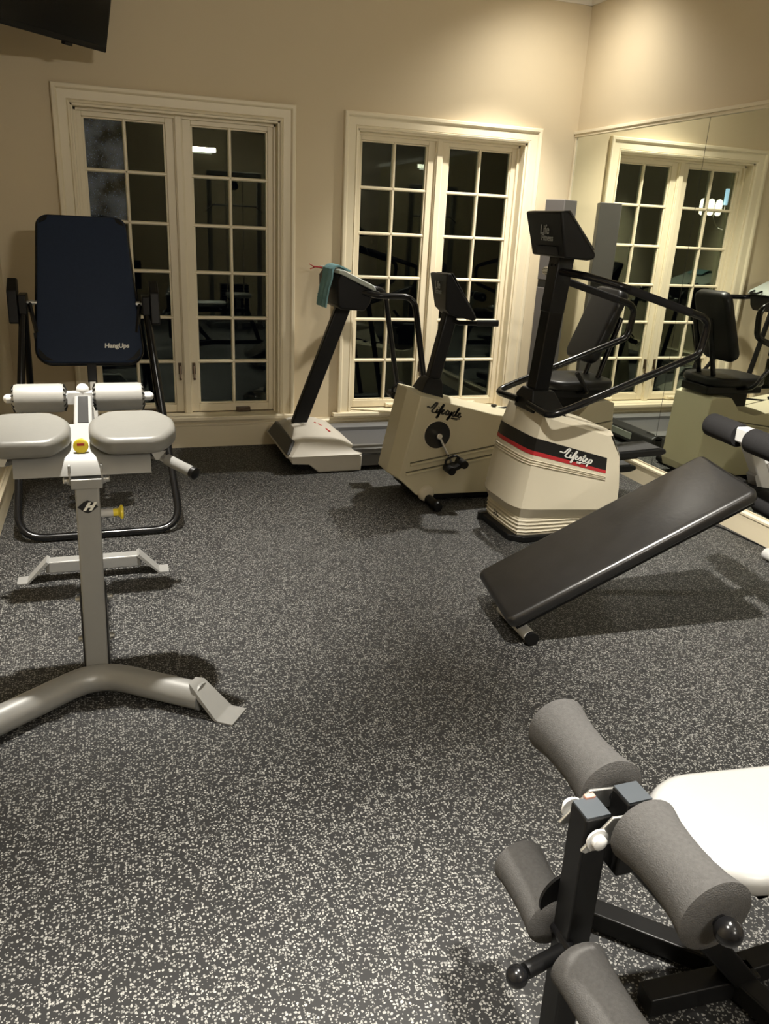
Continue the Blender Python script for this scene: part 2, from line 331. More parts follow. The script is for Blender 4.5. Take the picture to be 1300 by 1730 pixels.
def sweep_casing(mb, x0, x1, z0, z1, prof):
    """three-sided mitred casing around an opening; prof = (outward offset, y)"""
    loops = []
    for px, pz, ox, oz in ((x0, z0, -1, 0), (x0, z1, -1, 1), (x1, z1, 1, 1), (x1, z0, 1, 0)):
        loops.append([(px+ox*u, y, pz+oz*u) for u, y in prof])
    return mb.loft(loops)
def window(name, x0, sash_x):
    wdw = root_structure(name, ((W1 if x0 == 0 else W2)[0], 0, 0))
    a, b = W1 if x0 == 0 else W2
    pr = [(.0, .0), (.0, -.014), (.012, -.02), (.016, -.014), (.02, -.018), (.066, -.022), (.072, -.032), (.078, -.036), (.094, -.036), (.1, -.03), (.1, 0)]
    obj('casing', sweep_casing(MB(), a, b, .226, OZ1, pr), M['trim'], wdw, ang=25)
    obj('jamb', MB().box(a, a+.014, 0, .2, OZ0, OZ1).box(b-.014, b, 0, .2, OZ0, OZ1).box(a, b, 0, .2, OZ1-.014, OZ1)
        .box(a, a+.03, .075, .2, OZ0, OZ1).box(b-.03, b, .075, .2, OZ0, OZ1).box(a, b, .075, .2, OZ1-.03, OZ1), M['trim'], wdw, bevel=.002)
    obj('sill', MB().box(a-.135, b+.135, -.055, 0, .196, .226).box(a, b, -.02, .2, .19, .226).box(a-.1, b+.1, -.02, 0, .175, .197), M['trim'], wdw, bevel=.006)
    mc = (sash_x[0][1]+sash_x[1][0])/2
    obj('mullion', MB().box(mc-.021, mc+.021, .072, .2, .226, OZ1).box(mc-.028, mc+.028, .082, .2, .226, OZ1), M['trim'], wdw, bevel=.004)
    zb, zt = .285, 2.085
    for k, (g0, g1) in enumerate(sash_x):
        sw = .052; s = MB()
        y0, y1 = .098, .15
        for q in ((g0-sw, g0, zb-sw, zt+sw), (g1, g1+sw, zb-sw, zt+sw), (g0, g1, zb-sw, zb), (g0, g1, zt, zt+sw)): s.box(q[0], q[1], y0, y1, q[2], q[3])
        i = .01
        for q in ((g0, g0+i, zb, zt), (g1-i, g1, zb, zt), (g0, g1, zb, zb+i), (g0, g1, zt-i, zt)): s.box(q[0]-.002, q[1]+.002, y0+.012, y1-.006, q[2], q[3])
        sh = obj('sash', s, M['trim'], wdw, bevel=.003)
        xm_ = (g0+g1)/2; hm = .0115
        def bar(p, q): # rounded glazing bar
            m_ = MB(); d = V(q)-V(p); o_ = V((1, 0, 0)) if abs(d.z) > abs(d.x) else V((0, 0, 1))
            pf = [(-hm, .128), (-hm*.9, .112), (-hm*.45, .105), (hm*.45, .105), (hm*.9, .112), (hm, .128), (hm, .146), (-hm, .146)]
            m_.loft([[V(c)+o_*u+V((0, y, 0)) for u, y in pf] for c in (p, q)]); return m_
        obj('muntin', bar((xm_, 0, zb), (xm_, 0, zt)), M['trim'], sh)
        hb = obj('muntin', bar((g0, 0, zb+.3), (g1, 0, zb+.3)), M['trim'], sh)
        for r in range(1, 5): c = copy_to(hb, (0, 0, .3*r)); c.parent = sh
        pn = obj('pane', MB().box(g0, xm_, .124, .128, zb, zb+.3), M['glass'], sh)
        for r in range(6):
            for cl in range(2):
                if r or cl: c = copy_to(pn, ((xm_-g0)*cl, 0, .3*r)); c.parent = sh
                else: c = pn
                if x0 == 0 and k == 0 and cl == 0 and r >= 4:
                    c.data = pn.data.copy(); c.data.materials[0] = M['dusty_bluelit']
        hx = g1+sw*.6 if k == 0 else g0-sw*.6      # casement lock lever
        obj('lock_lever', MB().box(hx-.011, hx+.011, .088, .099, .50, .58).beam((hx, .085, .56), (hx, .072, .47), .012, .008, (0, 1, 0)).ball((hx, .072, .47), .009), M['bronze'], wdw, bevel=.002)
        hx = (g0+g1)/2+.06
        obj('crank_operator', MB().box(hx-.05, hx+.05, .07, .1, .232, .262).beam((hx+.03, .066, .255), (hx-.035, .06, .252), .012, .01), M['trim' if x0 else 'bronze'], wdw, bevel=.004)
        hx = g1+sw+.006 if k else g0-sw-.006
        for hz in (.55, 1.16, 1.78): obj('hinge', MB().cyl((hx, .092, hz-.03), (hx, .092, hz+.03), .006, 10), M['steel'], wdw)
    return wdw
window('window_1', 0, [(.2241, .7171), (.8741, 1.3695)])
window('window_2', 1, [(2.0132, 2.5074), (2.6642, 3.1622)])

# mirrors on the right wall
for y0, y1, lb in ((-1.429, -.024, 'large wall mirror panel nearest the window corner'), (-2.85, -1.433, 'large wall mirror panel right of the thin vertical seam'), (-4.27, -2.854, 'large wall mirror panel beside the sloped bench, nearest the camera')):
    t = thing('mirror_panel', lb, 'mirror', (XR, y1, .147), 'mirror panels on the right wall')
    obj('glass_sheet', MB().box(XR-.007, XR-.001, y0, y1, .147, 2.208), M['mirror'], t)
    obj('dark_edge', MB().box(XR-.0065, XR-.0015, y1, y1+.003, .147, 2.208), M['blacklabel'], t)

# ceiling downlights, each with its own lamp
for x, y, wt, cone, aim, wt2, cone2, aim2, lb in LAMPS:
    t = thing('recessed_downlight', lb, 'ceiling light', (x, y, CEIL), 'recessed ceiling downlights')
    obj('trim_ring', MB().rev((x, y, CEIL), (x, y, CEIL-1), [(0, .058), (.004, .058), (.008, .066), (.008, .082), (.003, .09), (0, .09)], 32), M['white'], t)
    obj('lamp_lens', MB().rev((x, y, CEIL), (x, y, CEIL-1), [(0, .001), (.001, .056), (.003, .056), (.004, .001)], 32), M['lens'], t)
    for w_, c_, bl_, tgt in ((wt, cone, 1, V((*aim, 0))), (wt2, cone2, 1, V((*aim2, 0)))):
        ld = bpy.data.lights.new('downlight_lamp', 'SPOT'); ld.energy = w_; ld.color = LAMP_COLOR; ld.spot_size = R(c_); ld.spot_blend = bl_; ld.shadow_soft_size = .04
        lo = bpy.data.objects.new('downlight_lamp', ld); COL.objects.link(lo); lo.location = (x, y, CEIL-.02)
        lo.rotation_euler = (tgt-lo.location).to_track_quat('-Z', 'Y').to_euler()

t = thing('added_light_bar', 'added light bar out of view on the rear wall, raising wall brightness and reflected in the left window', 'added light', (1.78, YF, 2.47))  # unseen bar, added to lift wall brightness and give the left window's streak
obj('bracket', MB().box(1.74, 1.82, YF, YF+.05, 2.44, 2.50), M['white'], t)
obj('light_tube', MB().cyl((1.62, YF+.07, 2.43), (1.94, YF+.07, 2.43), .012), M['bar'], t)
ld = bpy.data.lights.new('bar_fill_lamp', 'AREA'); ld.shape = 'RECTANGLE'; ld.size = .42; ld.size_y = .06; ld.energy = BAR_WATTS; ld.color = LAMP_COLOR
lo = bpy.data.objects.new('bar_fill_lamp', ld); COL.objects.link(lo); lo.location = (1.78, YF+.11, 2.47); lo.rotation_euler = (R(90), 0, 0)

# ------------------------------------------------------------------ television in the corner
tv = thing('television', 'black flat television hung high in the left corner on a swivel arm', 'television', (.0, -.62, 2.35))
br, bl = V((.388, -.36, 2.364)), V((-.225, -.973, 2.364))
U = (br-bl).normalized(); Nf = V((U.y, -U.x, 0)).normalized()
if Nf.x < 0: Nf = -Nf
tilt = R(14); Wv = (V((0, 0, 1))*math.cos(tilt)+Nf*math.sin(tilt)).normalized(); Nn = U.cross(Wv)
if Nn.dot(Nf) < 0: Nn = -Nn
wid = (br-bl).length; hgt = .52; cen = (br+bl)/2+Wv*hgt/2
def slab(o, U, W, wd, ht, th, Nd):
    mb = MB(); vs = [o+U*wd/2*a+W*ht/2*b+Nd*th*c for a in (-1, 1) for b in (-1, 1) for c in (0, 1)]
    return mb.raw(vs, [(0, 1, 3, 2), (4, 6, 7, 5), (0, 4, 5, 1), (2, 3, 7, 6), (0, 2, 6, 4), (1, 5, 7, 3)])
obj('housing', slab(cen, U, Wv, wid, hgt, .045, -Nn), M['blackpl'], tv, bevel=.006)
obj('screen', slab(cen+Wv*.006, U, Wv, wid-.03, hgt-.045, .0015, Nn), M['tvscreen'], tv)
obj('sensor_bar', slab(cen-Wv*(hgt/2+.006)+U*.17, U, Wv, .05, .016, .03, -Nn), M['blackpl'], tv, bevel=.003)
arm0 = cen-Nn*.045
obj('swivel_arm', MB().beam(arm0, arm0-Nf*.16, .05, .05).beam(arm0-Nf*.16, (XL+.012, -.30, arm0.z-.02), .04, .05), M['black'], tv, bevel=.003)
obj('wall_plate', MB().box(XL, XL+.012, -.42, -.18, arm0.z-.12, arm0.z+.1), M['black'], tv)

# ------------------------------------------------------------------ inversion table
t = thing('inversion_table', 'inversion table with navy fabric backrest and black tubular frame before the left window', 'inversion table', (.19, -.93, 0))
zp = 1.072; xl, xr = -.118, .497
obj('front_frame', MB().tube([(xl, -.95, zp), (-.195, -1.63, .022), (.585, -1.63, .022), (xr, -.95, zp)], .019, fil=.13), M['gloss'], t)
obj('rear_frame', MB().tube([(xl, -.91, zp), (-.20, -.24, .022), (.60, -.24, .022), (xr, -.91, zp)], .019, fil=.13), M['gloss'], t)
for sx, x in ((-1, xl), (1, xr)):
    p = obj('pivot_bracket', MB().box(x-.02, x+.02, -1.0, -.86, zp-.05, zp+.05).prism([(-1.02, zp-.09), (-.98, zp-.10), (-.93, zp+.02), (-.87, zp+.05), (-.86, zp+.12), (-.9, zp+.125), (-.99, zp+.07)], 'x', x+sx*.022, x+sx*.07), M['blackpl'], t, bevel=.006)
    obj('pivot_pin', MB().cyl((x-sx*.09, -.93, zp+.005), (x, -.93, zp+.005), .009, 12).cyl((x-sx*.05, -.93, zp+.005), (x-sx*.03, -.93, zp+.005), .015, 12), M['steel'], p)
    obj('hinge_arm', MB().beam((x-sx*.03, -.93, zp+.0), (x-sx*.055, -1.0, .93), .012, .035).beam((x-sx*.055, -1.0, .93), (x-sx*.062, -1.0, .80), .012, .03), M['black'], p)
    obj('spreader_strut', MB().beam((x+sx*.03, -1.32, .50), (x+sx*.035, -.54, .50), .006, .02), M['black'], t)
bot, top = V((.197, -1.06, .782)), V((.197, -.715, 1.505))
Wb = (top-bot).normalized(); Ub = V((1, 0, 0)); L_ = (top-bot).length; Nb = Ub.cross(Wb)
mid = (bot+top)/2
def bed_out(i, ex=0):
    wb_, wt_, h = .262+ex, .222+ex, L_/2+ex; o = []
    for cx, cy, st, r in ((wt_, h, 0, .055), (-wt_, h, 90, .055), (-wb_, -h, 180, .075), (wb_, -h, 270, .075)):
        sx, sy = (1 if cx > 0 else -1), (1 if cy > 0 else -1); r2 = max(r-i, .004)
        for k in range(7):
            a = R(st+90*k/6); o.append((cx-sx*r-0*i+r2*math.cos(a)+0, cy-sy*r+r2*math.sin(a)))
    return o
obj('backrest_frame', MB().tube([mid-Nb*-.012+Ub*a+Wb*b-Nb*.02 for a, b in bed_out(0)], .014, 10, closed=True), M['gloss'], t)
def cut_out(i):   # fabric: corners cut back so the tube shows at the bottom
    o = []
    for a, b in ((.222, .36), (.19, .40), (-.19, .40), (-.222, .36), (-.258, -.33), (-.20, -.401), (.20, -.401), (.258, -.33)):
        l = math.hypot(a, b); o.append((a*(1-i/l), b*(1-i/l)))
    return o
fb = obj('backrest', MB().pad(mid-Nb*.004, Ub, Wb, lambda i: bed_out(i, .004), .026, .012), M['navy'], t)
for sx in (-1, 1):
    for sy in (-1, 1):
        hw = .262 if sy < 0 else .222; c = mid+Nb*.0225; ln = .075 if sy < 0 else .05
        pts = [(sx*(hw-.006), sy*(L_/2-ln)), (sx*(hw-.012), sy*(L_/2-.03)), (sx*(hw-.032), sy*(L_/2-.01)), (sx*(hw-ln*1.1), sy*(L_/2-.004)), (sx*(hw-.045), sy*(L_/2-.028))]
        obj('corner_patch', MB().loft([[c+Ub*a+Wb*b for a, b in pts], [c+Nb*.003+Ub*a+Wb*b for a, b in pts]]), M['black'], fb)
text('lettering', 'HangUps', .034, mid+Nb*.0225+Ub*.135+Wb*-.315, Ub, Wb, M['inkwht'], fb, off=.0012, shear=.1)
obj('main_shaft', MB().beam(bot+Nb*-.02+Wb*.3, bot-Wb*.10+Nb*-.02, .046, .046, (0, 1, 0)), M['black'], t, bevel=.004)
e1 = bot-Wb*.10-Nb*.02; e2 = bot-Wb*.50-Nb*.02
obj('height_shaft', MB().beam(e1, e2, .034, .034, (0, 1, 0)), M['steel'], t, bevel=.003)
obj('ankle_clamp', MB().cyl(e2+V((-.15, -.06, .1)), e2+V((.15, -.06, .1)), .012).cyl(e2+V((-.15, .06, .1)), e2+V((.15, .06, .1)), .012).beam(e2+V((0, -.08, .1)), e2+V((0, .08, .1)), .03, .03), M['black'], t)
for sx in (-1, 1):
    for sy in (-1, 1): obj('ankle_roller', MB().rev(e2+V((sx*.04, sy*.06, .1)), e2+V((sx*.15, sy*.06, .1)), [(0, .03), (.006, .038), (.104, .038), (.11, .03)]), M['foamdk'], t)
obj('foot_platform', MB().box(e2.x-.13, e2.x+.13, e2.y-.06, e2.y+.07, e2.z-.02, e2.z), M['black'], t, bevel=.004)

# ------------------------------------------------------------------ hyperextension bench
t = thing('hyperextension_bench', 'silver hyperextension bench with two grey thigh pads and pale leg rollers', 'exercise bench', (.185, -2.75, 0))
CX = .185
obj('front_foot', MB().tube([(CX-.325, -3.255, .05), (CX, -3.02, .05), (CX+.325, -3.255, .05)], .046, 24, fil=.16), M['silver'], t)
for sx in (-1, 1):
    d = V((sx*.325, -.235, 0)).normalized(); s_ = V((d.y, -d.x, 0)); e = V((CX+sx*.325, -3.255, 0))
    prof = [(-.035, .105), (-.012, .098), (.075, .010), (.082, .006), (.135, .006), (.135, .001), (.078, .001), (.066, .006), (-.02, .085), (-.035, .098)]
    wds = [.022, .036, .05, .05, .05, .05, .05, .05, .036, .022]
    mb = MB(); vs = [e+d*a+s_*k*w_+V((0, 0, z)) for k in (-1, 1) for (a, z), w_ in zip(prof, wds)]; n = len(prof)
    mb.raw(vs, [(i, (i+1) % n, (i+1) % n+n, i+n) for i in range(n)]+[(0, 1, 8, 9), (1, 2, 7, 8), (2, 3, 6, 7), (3, 4, 5, 6), (10, 11, 18, 19), (11, 12, 17, 18), (12, 13, 16, 17), (13, 14, 15, 16)])
    obj('foot_plate', mb, M['silver'], t)
obj('floor_beam', MB().beam((CX, -3.0, .052), (.165, -2.08, .052), .058, .06), M['silver'], t, bevel=.006)
rf = obj('rear_foot', MB().beam((-.035, -2.085, .066), (.365, -2.085, .066), .06, .055), M['silver'], t, bevel=.006)
for sx, x in ((-1, -.03), (1, .36)):
    obj('foot_plate', MB().prism([(x, .1), (x+sx*.085, .007), (x+sx*.125, .007), (x+sx*.125, .001), (x+sx*.08, .001), (x-sx*.012, .092)], 'y', -2.125, -2.045), M['silver'], t)
po = obj('post', MB().beam((.183, -3.0, .075), (.200, -3.0, .742), .072, .07, (0, 1, 0)), M['silver'], t, bevel=.006)
for x in (.1445, .2225): obj('side_plate', MB().beam((x, -2.985, .07), (x+.0055, -2.985, .36), .006, .075, (0, 1, 0)), M['darkgrey'], po)
for z in (.17, .32):
    for x0, sx in ((.142, -1), (.2275, 1)): obj('bolt', MB().rev((x0+z*.02, -2.985, z), (x0+z*.02+sx, -2.985, z), [(0, .014), (.004, .014), (.005, .010), (.014, .010), (.017, .006)], 12), M['steel'], po)
Uo = V((1, 0, 0)); Wo = V((.025, 0, 1)).normalized()
obj('emblem', MB().loft([[V((.1975, -3.0355-k*.0008, .664))+Uo*a+Wo*b for a, b in ((-.031, 0), (-.012, .017), (.0, .022), (.012, .017), (.031, 0), (.012, -.017), (0, -.022), (-.012, -.017))] for k in (0, 1)]), M['blacklabel'], po)
text('lettering', 'H', .034, (.1975, -3.0365, .664), Uo, Wo, M['inkwht'], po, shear=.55, off=.0022, squeeze=1.1)
kn = obj('pull_knob', MB().rev((.305, -3.0, .627), (.2, -3.0, .627), [(0, .014), (.003, .023), (.009, .024), (.013, .018), (.018, .0125), (.036, .0125), (.037, .01)]), M['yellow'], t)
obj('knob_collar', MB().cyl((.234, -3.0, .627), (.272, -3.0, .627), .013), M['white'], kn)
hb = obj('hinge_bracket', MB().box(.148, .156, -3.03, -2.93, .735, .80).box(.243, .251, -3.03, -2.93, .735, .80).box(.153, .247, -3.042, -2.96, .725, .757), M['silver'], t, bevel=.003)
for x, sx in ((.148, -1), (.251, 1)): obj('bolt', MB().rev((x, -3.0, .744), (x+sx, -3.0, .744), [(0, .015), (.006, .015), (.007, .011), (.016, .011), (.019, .007)], 12), M['steel'], hb)
obj('main_beam', MB().beam((.197, -2.985, .772), (.19, -2.33, .80), .062, .05), M['silver'], t, bevel=.005)
obj('saddle_plate', MB().prism([(-3.035, .768), (-3.005, .818), (-2.985, .826), (-2.785, .872), (-2.783, .864), (-2.985, .817), (-3.0, .81), (-3.027, .764)], 'x', -.008, .398), M['silver'], t)
for x in (-.008, .392): obj('saddle_gusset', MB().prism([(-3.02, .775), (-2.99, .819), (-2.79, .866), (-2.79, .80)], 'x', x, x+.006), M['silver'], t)
def thigh(cx):
    return MB().pad((cx, -2.922, .846), (1, 0, 0), (0, .984, .178), poly_outline([(-.085, -.118), (.085, -.118), (.135, -.04), (.135, .05), (.08, .125), (-.08, .125), (-.135, .05), (-.135, -.04)]), .058, .02)
obj('thigh_pad', thigh(.350), M['vinylgry'], t); obj('thigh_pad', thigh(.026), M['vinylgry'], t)
obj('arm_channel', MB().beam((.19, -2.70, .80), (.187, -2.365, .858), .064, .05), M['silver'], t, bevel=.008)
obj('channel_slot', MB().beam((.19, -2.63, .837), (.188, -2.39, .880), .036, .006), M['darkgrey'], t)
obj('arm_hub', MB().ball((.187, -2.34, .898), .024), M['white'], t)
ra = obj('roller_axle', MB().cyl((-.083, -2.34, .868), (.437, -2.34, .868), .017).box(.13, .222, -2.362, -2.318, .846, .89).rev((-.083, -2.34, .868), (-.2, -2.34, .868), [(0, .017), (.008, .012), (.012, .004)]).rev((.437, -2.34, .868), (.6, -2.34, .868), [(0, .017), (.008, .012), (.012, .004)]), M['white'], t)
for x0, x1 in ((-.064, .127), (.224, .413)):
    L2 = x1-x0; rl = obj('leg_roller', MB().rev((x0, -2.34, .868), (x1, -2.34, .868), [(0, .022), (.002, .04), (.010, .0515), (.022, .054), (L2-.022, .054), (L2-.01, .0515), (L2-.002, .04), (L2, .022)], 32), M['rollgry'], t)
    mb = MB()
    for xe, sx in ((x0, -1), (x1, 1)):
        for k in range(14):
            a = 2*math.pi*k/14; c, s_ = math.cos(a), math.sin(a)
            mb.beam((xe+sx*.001-sx*.002, -2.34+.032*c, .868+.032*s_), (xe-sx*.008, -2.34+.0515*c, .868+.0515*s_), .008, .004)
    obj('gathered_pleat', mb, M['blacklabel'], rl)['kind'] = 'stuff'
for sx in (-1, 1):
    f = lambda x: .19+sx*(x-.19)
    b_ = obj('grip_bar', MB().tube([(f(.385), -2.86, .805), (f(.425), -2.96, .80), (f(.452), -3.005, .798)], .0125, fil=.03).beam((f(.36), -2.9, .80), (f(.43), -2.93, .79), .03, .02), M['silver'], t)
    obj('foam_grip', MB().tube([(f(.45), -3.002, .799), (f(.475), -3.03, .79), (f(.523), -3.085, .776)], .0185), M['foamgrip'], b_)
    obj('grip_end', MB().rev((f(.520), -3.082, .777), (f(.62), -3.2, .745), [(0, .0195), (.016, .0195), (.02, .012)]), M['black'], b_)
    obj('pad_bracket', MB().prism([(f(.40), .825), (f(.45), .825), (f(.425), .795), (f(.415), .795)], 'y', -2.99, -2.985), M['steel'], t)
lb_ = obj('caution_disc', MB().rev((.19, -2.972, .848), (.19, -3.1, .852), [(0, .017), (.001, .023), (.008, .023), (.010, .019)]), M['yellow'], t)
obj('disc_print', MB().box(.179, .201, -2.9835, -2.9815, .850, .858), M['red'], lb_)
obj('disc_stem', MB().cyl((.19, -2.9, .846), (.19, -2.972, .848), .008), M['steel'], lb_)

# ------------------------------------------------------------------ treadmill
t = thing('treadmill', 'grey treadmill with black console mast standing along the window wall', 'treadmill', (2.2, -.4, 0))
obj('belt', MB().box(1.70, 3.03, -.64, -.16, .07, .122), M['belt'], t, bevel=.01)
def side_rail(y0, y1): return MB().prism([(y0, .03), (y0, .145), (y0+.02, .155), (y1-.02, .155), (y1, .145), (y1, .03)], 'x', 1.62, 3.07)
obj('side_rail', side_rail(-.745, -.635), M['rail'], t); obj('side_rail', side_rail(-.165, -.055), M['rail'], t)
obj('rail_strip', MB().box(1.70, 3.07, -.750, -.744, .104, .116), M['chrome'], t)
obj('deck_frame', MB().box(1.6, 3.05, -.73, -.07, .022, .07), M['black'], t)
obj('end_cap', MB().prism([(3.0, .02), (3.0, .13), (3.05, .15), (3.1, .12), (3.11, .04), (3.09, .02)], 'y', -.75, -.05), M['darkgrey'], t, bevel=.01)
obj('nameplate', MB().box(3.103, 3.108, -.5, -.2, .045, .105), M['palegrn'], t)
for x, y, r in ((2.9, -.70, .015), (2.9, -.14, .015), (1.46, -.68, .035), (1.46, -.18, .035)): obj('roller_foot', MB().cyl((x, y, r), (x, y+.06, r), r), M['black'], t)
yn, yf = -.765, -.035
def ring(z, xa, xb, ya, yb, c=.03): return [(xa+c, ya, z), (xb-c, ya, z), (xb, ya+c, z), (xb, yb-c, z), (xb-c, yb, z), (xa+c, yb, z), (xa, yb-c, z), (xa, ya+c, z)]
obj('motor_skirt', MB().prism([(1.345, .108), (1.36, .066), (1.47, .058), (1.535, .004), (1.825, .004), (1.832, .108)], 'y', yn, yf), M['greyabs'], t, bevel=.008)
hd = obj('motor_hood', MB().loft([ring(.106, 1.325, 1.838, yn-.008, yf+.008), ring(.118, 1.325, 1.838, yn-.008, yf+.008), ring(.128, 1.335, 1.82, yn+.004, yf-.004), ring(.195, 1.375, 1.735, yn+.05, yf-.05, .05), ring(.25, 1.42, 1.63, yn+.16, yf-.16, .07), ring(.258, 1.45, 1.60, yn+.22, yf-.22, .06)]), M['greyabs'], t, ang=22)
obj('front_grille', MB().loft([[(1.318, -.76, .13), (1.318, -.13, .125), (1.366, -.17, .212), (1.372, -.69, .205)], [(1.345, -.758, .13), (1.345, -.13, .125), (1.39, -.17, .205), (1.395, -.69, .20)]]), M['darkgrey'], hd, bevel=.006)
for p, q in (((1.585, -.43, .2575), (1.605, -.56, .246)), ((1.60, -.48, .2575), (1.65, -.60, .233))): obj('red_mark', MB().beam(p, q, .011, .006), M['red'], hd)
ms = obj('mast', MB().beam((1.475, -.4, .235), (1.80, -.4, 1.10), .098, .06, (0, 1, 0)), M['black'], t, bevel=.008)
for b in ms.modifiers: b.width = .01
cn = obj('console', MB().prism([(1.665, 1.215), (1.672, 1.05), (1.70, 1.03), (1.85, 1.025), (1.885, 1.07), (1.905, 1.15), (1.69, 1.25)], 'y', -.64, -.16), M['blackpl'], t, bevel=.012)
obj('console_panel', MB().prism([(1.665, 1.252), (1.672, 1.27), (1.70, 1.272), (1.90, 1.185), (1.918, 1.158), (1.90, 1.152), (1.69, 1.244)], 'y', -.655, -.145), M['palegrn'], t, bevel=.006)
for a, b, z in ((-.30, -.22, 1.185), (-.56, -.5, 1.15)): obj('water_holder', MB().tube([(1.915, a, z), (1.97, a, z-.018), (1.97, b, z-.018), (1.915, b, z)], .008, fil=.03), M['black'], cn)
obj('handrail', MB().tube([(1.80, -.60, 1.145), (1.92, -.68, 1.125), (2.16, -.70, 1.125), (2.345, -.70, .15)], .0195, fil=.1), M['gloss'], t)
obj('handrail', MB().tube([(1.80, -.20, 1.145), (1.92, -.12, 1.125), (2.16, -.10, 1.125), (2.345, -.10, .15)], .0195, fil=.1), M['gloss'], t)
# towel and clip
tw = MB(); rows = []
for i in range(17):
    s_ = i/16; yy = -.56+.20*0
    pr_ = [(1.625, 1.035), (1.632, 1.09), (1.642, 1.15), (1.652, 1.215), (1.657, 1.262), (1.672, 1.282), (1.70, 1.287), (1.735, 1.273), (1.775, 1.255)]
    rows.append(pr_)
pr_ = rows[0]
def towel_sheet(off):
    vs, nn = [], 13
    for j in range(nn):
        y = -.555+.20*j/(nn-1)
        for i, (x, z) in enumerate(pr_):
            wv = .006*math.sin(j*1.25+i*.3)*(1 if i < 5 else .2)
            vs.append((x-off*(1 if i < 5 else 0)+wv-.01*(i < 3), y+.012*(4-min(i, 4))*((j/(nn-1))-.5), z+off*(1 if i > 3 else 0)))
    return vs, nn
v1, nn = towel_sheet(0); v2, _ = towel_sheet(.010); k = len(pr_); fs = []
for j in range(nn-1):
    for i in range(k-1): a = j*k+i; fs += [(a, a+1, a+k+1, a+k), tuple(c+len(v1) for c in (a+k, a+k+1, a+1, a))]
edge = [j*k for j in range(nn)]+[(nn-1)*k+i for i in range(1, k)]+[j*k+k-1 for j in range(nn-2, -1, -1)]+[i for i in range(k-2, 0, -1)]
for a, b in zip(edge, edge[1:]+edge[:1]): fs.append((a, b, b+len(v1), a+len(v1)))
to = thing('towel', 'small teal towel draped over the front edge of the treadmill console', 'towel', (1.66, -.46, 1.03))
tb_ = obj('cloth', MB().raw(v1+v2, fs), M['teal'], to)
for zc in (1.082, 1.102):
    vs = []
    for jj in range(nn):
        a = V(v1[jj*k]); b = V(v1[jj*k+1]); f = (zc-1.035)/.055; c = a+(b-a)*f
        vs += [c+V((-.0125, 0, -.004)), c+V((-.0125, 0, .004)), c+V((-.008, 0, -.004)), c+V((-.008, 0, .004))]
    obj('woven_band', MB().raw(vs, [q for jj in range(nn-1) for q in ((4*jj, 4*jj+1, 4*jj+5, 4*jj+4), (4*jj, 4*jj+4, 4*jj+6, 4*jj+2), (4*jj+1, 4*jj+3, 4*jj+7, 4*jj+5))]), M['teal'], to)
o = obj('safety_clip', MB().beam((1.662, -.26, 1.262), (1.60, -.26, 1.268), .014, .01).beam((1.61, -.26, 1.266), (1.575, -.255, 1.283), .010, .006).beam((1.61, -.26, 1.262), (1.58, -.262, 1.252), .010, .006), M['red'], None, bevel=.002)
tag(o, 'small red clip sticking out behind the teal towel on the treadmill', 'clip')

# ------------------------------------------------------------------ recumbent exercise bike
t = thing('recumbent_bike', 'cream recumbent exercise bike with black round pedal hub and tilted console', 'exercise bike', (2.5, -1.27, 0))
yn, yf, ch = -1.45, -1.09, .035
side = [(1.955, .052), (2.42, .042), (3.25, .042), (3.27, .10), (3.245, .575), (3.20, .59), (3.08, .585), (3.0, .50), (2.86, .46), (2.42, .527), (1.950, .648), (1.842, .16)]
ins = [(1.975, .056), (2.42, .045), (3.245, .045), (3.262, .10), (3.238, .578), (3.20, .592), (3.085, .587), (3.0, .503), (2.86, .465), (2.42, .535), (1.90, .672), (1.797, .176)]
body = MB().loft([[(x, yn, z) for x, z in side], [(x, yn+.10, z) for x, z in ins], [(x, yf-.10, z) for x, z in ins], [(x, yf, z) for x, z in side]])
bd = obj('body_shell', body, M['cream'], t, bevel=.006, ang=20)
obj('base_plate', MB().box(2.0, 3.22, yn+.012, yf-.012, .018, .046), M['black'], t)
for za, zb in ((.252, .337), (.195, .281)):
    k_ = (zb-za)/.54; xs = 1.905 if za > .2 else 1.882
    obj('rib_shade_strip', MB().prism([(xs, za-.003), (3.24, za-.004+k_*1.34), (3.24, za+.004+k_*1.34), (xs, za+.004)], 'y', yn-.0008, yn+.004), M['creamdk'], bd)  # dark strip paints the shade along the rib; no groove is cut
    obj('side_rib', MB().prism([(xs, za-.017), (3.245, za-.017+k_*1.34), (3.245, za-.004+k_*1.34), (xs, za-.004)], 'y', yn-.013, yn+.002), M['cream'], bd, bevel=.003)
ck = (2.064, .416)
obj('hub_recess', MB().rev((ck[0], yn+.001, ck[1]), (ck[0], yn-1, ck[1]), [(0, .08), (.003, .08), (.0035, .074), (.0015, .07), (.0012, .001)], 40), M['blacklabel'], t)
obj('hub_rim', MB().rev((ck[0], yn, ck[1]), (ck[0], yn-1, ck[1]), [(0, .089), (.004, .087), (.005, .082), (.0015, .080), (0, .080)], 40), M['cream2'], bd)
obj('hub_recess', MB().rev((ck[0], yf-.001, ck[1]), (ck[0], yf+1, ck[1]), [(0, .08), (.003, .08), (.0035, .001)], 40), M['blacklabel'], t)
